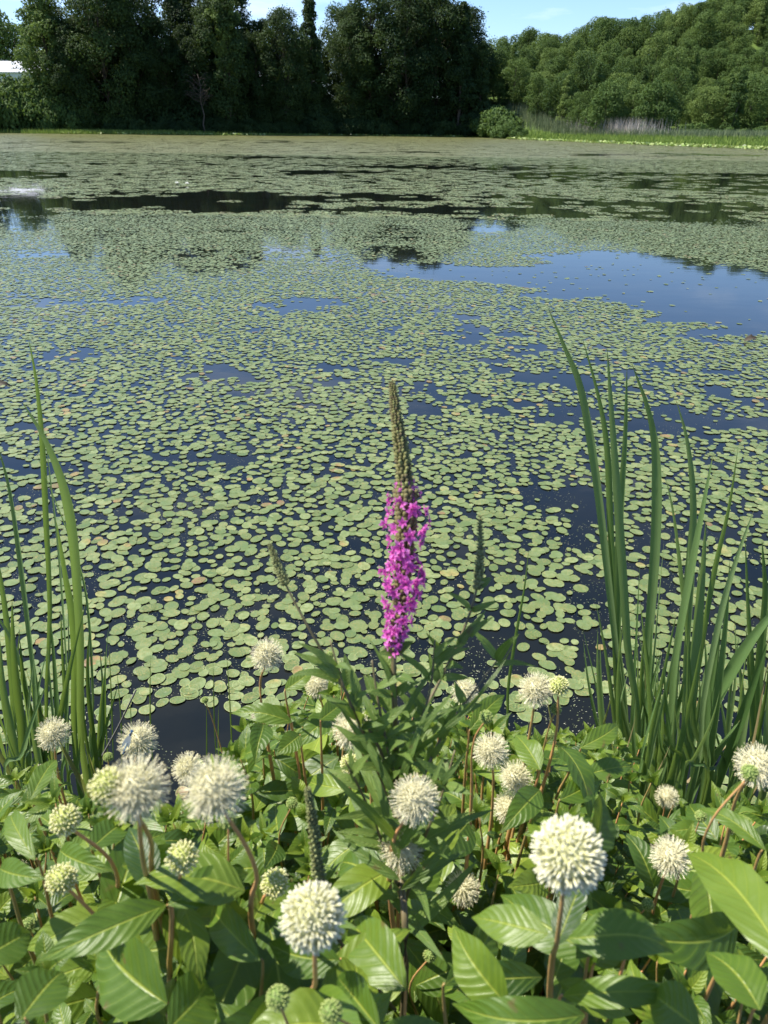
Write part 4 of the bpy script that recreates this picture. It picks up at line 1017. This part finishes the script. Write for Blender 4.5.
# key leaves read from the photograph: base u,v,d -> tip u,v,d, width px, arch, tone, normal tilt
KL = [
 (166, 905, .50, 20, 965, .46, 46, .10, .55, (0, -.55, 1), 1), (167, 1004, .50, 88, 928, .56, 84, .06, .45, (.1, -.9, .7), 1), (168, 905, .50, 262, 862, .55, 44, .16, .5, (0, -.5, 1), 1),
 (168, 1030, .45, 215, 975, .52, 64, .08, .5, (0, -.8, .8), 2), (165, 1015, .50, 205, 925, .62, 46, .05, .4, (-.3, -.8, .7), 2),
 (795, 975, .42, 677, 842, .56, 62, .10, .7, (-.2, -.7, .9), 8), (563, 996, .47, 705, 992, .45, 34, .22, .6, (0, -.5, 1), 6), (738, 925, .55, 622, 942, .5, 62, .10, .3, (0, -.8, .7), 7),
 (596, 965, .5, 628, 890, .56, 56, .05, .35, (.2, -1, .4), 6), (592, 955, .5, 488, 886, .56, 54, .08, .4, (0, -.7, .9), 6), (508, 1005, .46, 443, 918, .5, 60, .10, .65, (-.4, -.8, .6), 5),
 (585, 1015, .44, 435, 1004, .46, 50, .22, .5, (0, -.6, .9), 6), (406, 990, .5, 333, 905, .58, 60, .06, .6, (.1, -.8, .8), 4), (445, 985, .5, 505, 905, .6, 40, .1, .4, (0, -.8, .7), 5),
 (594, 850, .62, 606, 786, .68, 54, .04, .3, (.2, -1, .4), 6), (765, 850, .6, 690, 804, .66, 24, .12, .55, (0, -.5, 1), 8), (580, 748, .85, 627, 718, .88, 24, .1, .6, (0, -.6, 1), 5), (585, 775, .8, 640, 764, .82, 26, .1, .5, (0, -.5, 1), 5),
 (292, 722, .85, 224, 712, .86, 24, .14, .6, (0, -.6, 1), 3), (285, 690, .9, 318, 666, .92, 20, .1, .65, (0, -.6, 1), 3), (300, 735, .85, 275, 755, .82, 26, .06, .55, (0, -.8, .8), 3), (320, 720, .8, 345, 700, .85, 24, .1, .55, (0, -.8, .8), 3),
 (0, 868, .6, 50, 880, .56, 34, .1, .5, (0, -.6, 1), 0), (35, 860, .62, 0, 800, .7, 26, .1, .6, (.2, -.7, .9), 0), (30, 800, .75, 60, 750, .82, 24, .1, .55, (.2, -.7, .9), 0),
 (90, 850, .6, 130, 815, .66, 36, .1, .4, (0, -.8, .8), 1), (60, 850, .62, 110, 872, .58, 34, .1, .5, (0, -.7, .9), 1), (470, 730, .85, 510, 690, .9, 24, .08, .55, (0, -.8, .8), 5), (540, 790, .75, 500, 835, .7, 34, .1, .45, (0, -.7, .9), 5),
 (540, 770, .8, 512, 730, .86, 30, .06, .6, (0, -.8, .8), 5), (560, 800, .75, 605, 775, .8, 30, .1, .5, (0, -.7, .9), 6), (630, 950, .52, 580, 905, .58, 40, .06, .4, (0, -.8, .8), 6),
 (760, 1010, .45, 700, 940, .5, 60, .06, .5, (.2, -.8, .7), 8), (700, 1030, .42, 640, 985, .46, 60, .08, .45, (0, -.8, .8), 7), (800, 930, .5, 730, 880, .58, 44, .1, .5, (0, -.6, 1), 8),
 (20, 1020, .45, 70, 960, .5, 60, .08, .35, (0, -.8, .8), 0), (-20, 960, .5, 40, 925, .54, 50, .1, .45, (0, -.7, .9), 0), (260, 960, .5, 205, 900, .58, 44, .1, .5, (0, -.8, .8), 2), (340, 960, .52, 260, 940, .55, 44, .12, .4, (0, -.7, .9), 3),
 (380, 1030, .44, 330, 970, .5, 50, .08, .4, (0, -.8, .8), 3), (240, 1040, .44, 300, 1000, .5, 50, .08, .5, (0, -.8, .8), 3)]
for (ub, vb, db, ut, vt, dt, wp, ar, tn, nr, s) in KL:
    root, b = shrubs[s]; mb = MB(); a = P(ub, vb, db); t_ = P(ut, vt, dt)
    t_ = a + (t_ - a) * .9; add_leaf(mb, a, t_, .86 * wp * (db + dt) / 2 / F, nr, ar, .28, .04, nx=16, ny=8, tone=tn)
    # petiole with a short twig to carry the leaf
    lo = mb.build('leaf', M_leaf, root, origin=a)
    mb = MB(); e = a + np.array([(b[0] - a[0]) * .2, .03, -.2]); e2 = a * .4 + b * .6; e2[2] = a[2] * .4 + b[2] * .6
    mb.tube(curve([a + (t_ - a) * .02, a + [0, .004, -.02], e, e2, b], 18), np.interp(np.linspace(0, 1, len(curve([a, a, e, e2, b], 18))), [0, .3, 1], [.0005, .0012, .004]), 6, rs.random())
    mb.build('stem', M_stem, root, origin=a)
# random leafy shoots fill the rest of the canopy
cntL = 0
sh_all = []
for i in range(1500):
    x = rs.uniform(-.95, .95); y = rs.uniform(.18, 1.12)
    zc = np.interp(y, [.15, .4, .7, .95, 1.15], [1.98, 1.95, 1.88, 1.74, 1.45]) + rs.gauss(-.06, .09)
    sh_all.append((x, y, zc, rs.choice([.035, .045, .06, .075, .085]) * rs.uniform(.9, 1.1)))
for (x, y, zc, sz) in sh_all:
    if proj([x, y, zc])[2] < .6: sz *= .8
    s = min(range(9), key=lambda k: abs(shrubs[k][1][0] - x * 1.05) + .3 * abs(shrubs[k][1][1] - y)); root, b = shrubs[s]
    top = np.array([x, y, zc]); u_, v_, d_ = proj(top)
    if d_ < .42 or v_ < vtop(u_): continue
    if not (-140 < u_ < 908): continue
    e = np.array([x * .8 + b[0] * .2, y * .8 + b[1] * .2, zc - .25]); pth = curve([top, top + [rs.uniform(-.015, .015), 0, -.08], e, top * [.4, .4, .45] + b * [.6, .6, .55], b], 20)
    if blocks(pth[:6], .7): continue
    lb = MB(); c_ = shoot_leaves(lb, pth, rs, sz, .0, 8, .034, .35, ok_leaf)
    if c_ < 5: continue
    for q_ in range(4):
        a_ = q_ * 1.57 + rs.random(); e_ = rs.uniform(.5, 1.2); dr = np.array([math.cos(a_) * math.cos(e_), math.sin(a_) * math.cos(e_), math.sin(e_)])
        v, f, uv = leaf_geo(top, top + dr * rs.uniform(.015, .035), rs.uniform(.008, .014), (0, -.5, 1), .1, .5, .05, nx=7, ny=4, g=rs); lb.add(v, f, rs.uniform(.3, .95), uv)
    cntL += c_
    mb = MB(); mb.tube(pth, np.linspace(.0006, .0045, len(pth)), 6, rs.random()); st = mb.build('stem', M_stem, root, origin=pth[0])
    lb.build('leaves', M_leaf, st, origin=pth[0])
print('RANDOM LEAVES', cntL)
# low weeds between the shrubs
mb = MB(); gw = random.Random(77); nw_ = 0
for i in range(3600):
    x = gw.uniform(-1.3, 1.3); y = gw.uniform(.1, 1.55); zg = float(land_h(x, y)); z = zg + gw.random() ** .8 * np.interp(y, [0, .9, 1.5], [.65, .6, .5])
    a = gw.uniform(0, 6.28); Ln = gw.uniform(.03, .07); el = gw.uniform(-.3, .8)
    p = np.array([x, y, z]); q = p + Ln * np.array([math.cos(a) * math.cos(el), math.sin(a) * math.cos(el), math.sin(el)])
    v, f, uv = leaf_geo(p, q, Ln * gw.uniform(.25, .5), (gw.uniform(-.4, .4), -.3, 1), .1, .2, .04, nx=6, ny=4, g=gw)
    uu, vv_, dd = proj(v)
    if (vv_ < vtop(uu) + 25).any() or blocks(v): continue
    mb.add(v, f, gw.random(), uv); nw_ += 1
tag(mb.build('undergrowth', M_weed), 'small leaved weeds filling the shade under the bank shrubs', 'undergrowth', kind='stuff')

# ------------------------------------------------------------------ purple loosestrife
LD = .62
base = np.array([P(402, 1010, .66)[0], .62, 0.0]); base[2] = float(land_h(base[0], base[1])) - .03
lo_ = empty('purple_loosestrife', base, 'purple loosestrife with one tall magenta flower spike rising over the pond', 'loosestrife')
gl = random.Random(5); gn = np.random.default_rng(5)
mainp = curve([P(392, 384, LD), P(398, 430, LD), P(405, 500, LD), P(402, 580, LD), P(394, 650, LD), P(396, 740, LD + .01), P(400, 860, LD + .03), P(404, 1000, LD + .05), base], 48)
mb = MB(); mb.tube(mainp, np.interp(np.arange(len(mainp)), [0, 10, len(mainp)], [.0008, .0016, .0035]), 7, .5); mb.build('stem', M_lstem, lo_, origin=base)
def bud_spike(parent, pts, w0, w1, name='flower_spike', nring=34, dens=9, tone_hi=.9):
    """tapering spike of small calyces along pts (tip first)"""
    mb = MB(); c = curve(pts, nring); n_ = len(c); t = unit(np.gradient(c, axis=0))
    mb.tube(c, np.linspace(w0 * .28, w1 * .35, n_), 6, .3)
    for i in range(n_):
        f = i / (n_ - 1); w_ = w0 + (w1 - w0) * f ** .8
        a = unit(np.cross(t[i], [.3, 1, .2])); b = np.cross(t[i], a)
        for j in range(dens):
            th = j * 2 * PI / dens + i * .7 + gl.uniform(-.2, .2); d = a * math.cos(th) + b * math.sin(th)
            q0 = c[i] + d * w_ * .2; q1 = c[i] + d * w_ * .5 * gl.uniform(.85, 1.15) - t[i] * w_ * .35
            r_ = w_ * .13
            mb.tube([q0, (q0 + q1) / 2, q1, q1 - t[i] * w_ * .06], [r_ * .5, r_, r_ * .9, r_ * .25], 5, gl.uniform(.1, tone_hi))
    return mb.build(name, M_calyx, parent, origin=c[0])
pxm = LD / F
sp1 = bud_spike(lo_, [P(392, 383, LD), P(396, 415, LD), P(402, 455, LD), P(406, 500, LD)], 5.5 * pxm, 17 * pxm, nring=40)
sp2 = bud_spike(lo_, [P(406, 498, LD), P(405, 545, LD), P(402, 590, LD), P(394, 652, LD)], 22 * pxm, 14 * pxm, nring=34, tone_hi=.6)
# flowers: six crumpled petals each
prof = [(480, 14), (494, 28), (505, 44), (525, 50), (538, 40), (546, 26), (556, 34), (572, 46), (592, 46), (606, 40), (620, 34), (634, 26), (648, 14)]
sc_pts = curve([P(405, 481, LD), P(405, 545, LD), P(402, 590, LD), P(394, 652, LD)], 60)
def flower_mesh(seed):
    g = random.Random(seed); mb = MB()
    for k in range(6):
        a = k * PI / 3 + g.uniform(-.2, .2); el = g.uniform(.05, .6); d = np.array([math.cos(a) * math.cos(el), math.sin(a) * math.cos(el), math.sin(el)])
        v, f, uv = leaf_geo(d * .1, d * g.uniform(.85, 1.1), .50, (0, 0, 1), g.uniform(-.12, .15), .4, .30, nx=6, ny=3, g=g, shape='lance')
        mb.add(v, f, np.clip(.25 + .65 * uv[:, 0] + g.uniform(-.2, .15), 0, 1), uv)
    for k in range(4):
        a = g.uniform(0, 6.28); mb.tube([(0, 0, 0), (math.cos(a) * .12, math.sin(a) * .12, .5)], .02, 3, .0)
    return mb.mesh('flower', M_pet, False)
FM = [flower_mesh(i) for i in range(5)]
k = 0
for i in range(98):
    f = ((i + gl.random()) / 98) ** .93; v_ = 481 + 167 * f
    if 538 < v_ < 548 and gl.random() < .6: continue
    w_ = np.interp(v_, [p[0] for p in prof], [p[1] for p in prof]) * pxm
    c = np.array([np.interp(f * (len(sc_pts) - 1), np.arange(len(sc_pts)), sc_pts[:, j]) for j in range(3)])
    a = i * 2.4; d = np.array([math.cos(a), math.sin(a), gl.uniform(-.1, .3)]); d /= np.linalg.norm(d)
    sz = gl.uniform(.0052, .0092)
    p = c + d * max(.002, w_ * .5 * gl.uniform(.75, 1.15) - sz * .5)
    o = link('flower', FM[i % 5], sp2, p); o.scale = (sz, sz, sz); o.rotation_euler = Vector(d).to_track_quat('Z', 'Y').to_euler(); o.rotation_euler.rotate_axis('Z', gl.uniform(0, 6))
def lance(parent_mb, a, d, Ln, wd, tn): add_leaf(parent_mb, a, a + d * Ln, wd, (gl.uniform(-.3, .3), -.5, 1), gl.uniform(0, .12), .3, .03, nx=9, ny=4, tone=tn, g=gl, shape='lance', twist=gl.uniform(-.4, .4))
lb = MB()
for i in range(15):
    v_ = 655 + i * 20; q = P(np.interp(v_, [650, 740, 860, 1000], [394, 396, 400, 404]), v_, np.interp(v_, [650, 740, 860, 1000], [LD, LD + .01, LD + .03, LD + .05]))
    Ln = min(.085, .018 + i * .008)
    for s_ in (0, 1):
        a = i * PI / 2 + s_ * PI + .5 + gl.uniform(-.3, .3); el = gl.uniform(.2, .8)
        d = np.array([math.cos(a) * math.cos(el), math.sin(a) * math.cos(el), math.sin(el)])
        v, f, uv = leaf_geo(q, q + d * Ln * gl.uniform(.8, 1.2), .007 + .003 * gl.random() + Ln * .03, (gl.uniform(-.3, .3), -.5, 1), gl.uniform(0, .1), .3, .03, nx=9, ny=4, g=gl, shape='lance')
        uu, vv_, dd = proj(v)
        lb.add(v, f, gl.uniform(.2, .9), uv)
lb.build('leaves', M_lleaf, lo_, origin=base)
# side branches, three ending in green bud spikes
def side(pts_px, spike, w_px, nl_, dd=0.0, col_=M_lstem):
    pts = [P(u_, v_, d_) for (u_, v_, d_) in pts_px]; c = curve(pts, 24)
    mb = MB(); mb.tube(c, np.linspace(.0007, .0018, len(c)), 6, .4); b_ = mb.build('branch', M_lstem, lo_, origin=c[0])
    if spike:
        global M_calyx; keep_ = M_calyx; M_calyx = M_gcal; k = int(len(c) * spike); bud_spike(b_, c[:k + 1], w_px * .45 * pxm, w_px * pxm, 'bud_spike', 22, 7, 1.0); M_calyx = keep_
    lb = MB()
    for i in range(nl_):
        f = gl.uniform(spike or .05, .95); q = np.array([np.interp(f * (len(c) - 1), np.arange(len(c)), c[:, j]) for j in range(3)])
        a = i * 2.6; el = gl.uniform(.3, 1.0); d = np.array([math.cos(a) * math.cos(el), math.sin(a) * math.cos(el) * .6, math.sin(el)])
        lance(lb, q, d, gl.uniform(.022, .05), gl.uniform(.006, .010), gl.uniform(.3, .95))
    lb.build('leaves', M_lleaf, b_, origin=c[0])
side([(480, 517, .66), (480, 560, .66), (474, 600, .66), (455, 650, .66), (425, 710, .65), (400, 770, .63)], .35, 11, 14)
side([(270, 545, .60), (286, 585, .60), (310, 630, .60), (345, 690, .61), (380, 750, .62), (397, 810, .63)], .24, 10, 12)
side([(308, 790, .52), (314, 830, .53), (322, 890, .56), (345, 950, .6), (395, 1010, .66)], .5, 12, 6)
side([(372, 660, .62), (378, 700, .62), (388, 750, .62), (397, 790, .63)], 0, 0, 9)
side([(435, 640, .64), (430, 690, .64), (415, 740, .63), (400, 800, .63)], 0, 0, 10)
side([(330, 640, .6), (345, 690, .6), (368, 745, .62), (398, 830, .63)], 0, 0, 12)
side([(505, 650, .68), (475, 690, .67), (440, 740, .65), (402, 830, .64)], 0, 0, 12)
side([(345, 760, .58), (365, 800, .6), (385, 850, .62), (402, 900, .65)], 0, 0, 12)
side([(455, 750, .6), (440, 800, .6), (420, 850, .62), (403, 910, .65)], 0, 0, 12)
lb = MB()
for (a, b, c, d, e, wp, tn) in [(395, 770, 455, 690, .62, 17, .6), (396, 780, 335, 700, .62, 16, .55), (398, 800, 350, 720, .61, 18, .5), (398, 790, 430, 700, .61, 16, .5), (400, 830, 470, 750, .6, 20, .55),
                             (398, 840, 325, 770, .6, 20, .45), (400, 850, 440, 760, .6, 22, .65), (399, 860, 370, 760, .6, 22, .5), (398, 730, 450, 650, .62, 12, .5), (396, 700, 370, 640, .62, 11, .45), (398, 760, 520, 650, .64, 12, .5), (400, 880, 330, 830, .6, 22, .4), (401, 890, 460, 830, .6, 22, .5)]:
    add_leaf(lb, P(a, b, e), P(c, d, e + gl.uniform(-.03, .03)), .50 * wp * e / F, (gl.uniform(-.4, .4), -.8, .6), .07, .35, .03, nx=12, ny=4, tone=tn, g=gl, shape='lance')
lb.build('leaves', M_lleaf, lo_, origin=base)

# ------------------------------------------------------------------ damselfly resting on a white ball, floating dead leaves
c = P(128, 741, fp[4][3] - .035); r = empty('damselfly', c, 'slender blue damselfly resting on a white ball beside the left cattails', 'damselfly')
m_, n = newmat('damselfly blue'); finish(n, ramp(n, noise(n, 400, 2), [(.45, (.02, .03, .05)), (.55, (.08, .22, .40))]), .3)
M_fly = m_
m_, n = newmat('clear wing'); M_wing = m_; finish(n, (.35, .38, .38), .2, .5)
ax = unit((rgt * .35 + upv * .9)); mb = MB(); pts = [c - ax * .013 + fwd * 0, c - ax * .004, c + ax * .002, c + ax * .006, c + ax * .009]
mb.tube(curve(pts, 14), np.interp(np.linspace(0, 1, len(curve(pts, 14))), [0, .7, .8, .93, 1], [.0006, .0007, .0016, .0012, .0009]), 7, .5); mb.build('body', M_fly, r, origin=c)
mb = MB(); core(mb, .0016, .5, 8); hd = mb.build('head', M_fly, r, origin=(0, 0, 0)); hd.location = Vector(ax * .010)
for s_ in (-1, 1):
    mb = MB(); add_leaf(mb, c + ax * .006 - fwd * .001, c - ax * .007 + rgt * s_ * .0035 - fwd * .003, .0035, -fwd, .02, .05, .0, nx=8, ny=3, shape='lance'); mb.build('wing', M_wing, r, origin=c)
for (u_, v_, s_, lb_) in ((751, 342, .10, 'dark curled dead leaf floating at the edge of the open blue water'), (3, 388, .09, 'dark crumpled dead leaf floating among pads at the left edge')):
    p = ground(u_, v_); mb = MB(); add_leaf(mb, p + [-s_, 0, .01], p + [s_, .02, .03], s_ * 1.0, (0, -.5, 1), .22, .5, .12, tone=.3); tag(mb.build('dead_leaf', M_brown, origin=p), lb_, 'leaf')
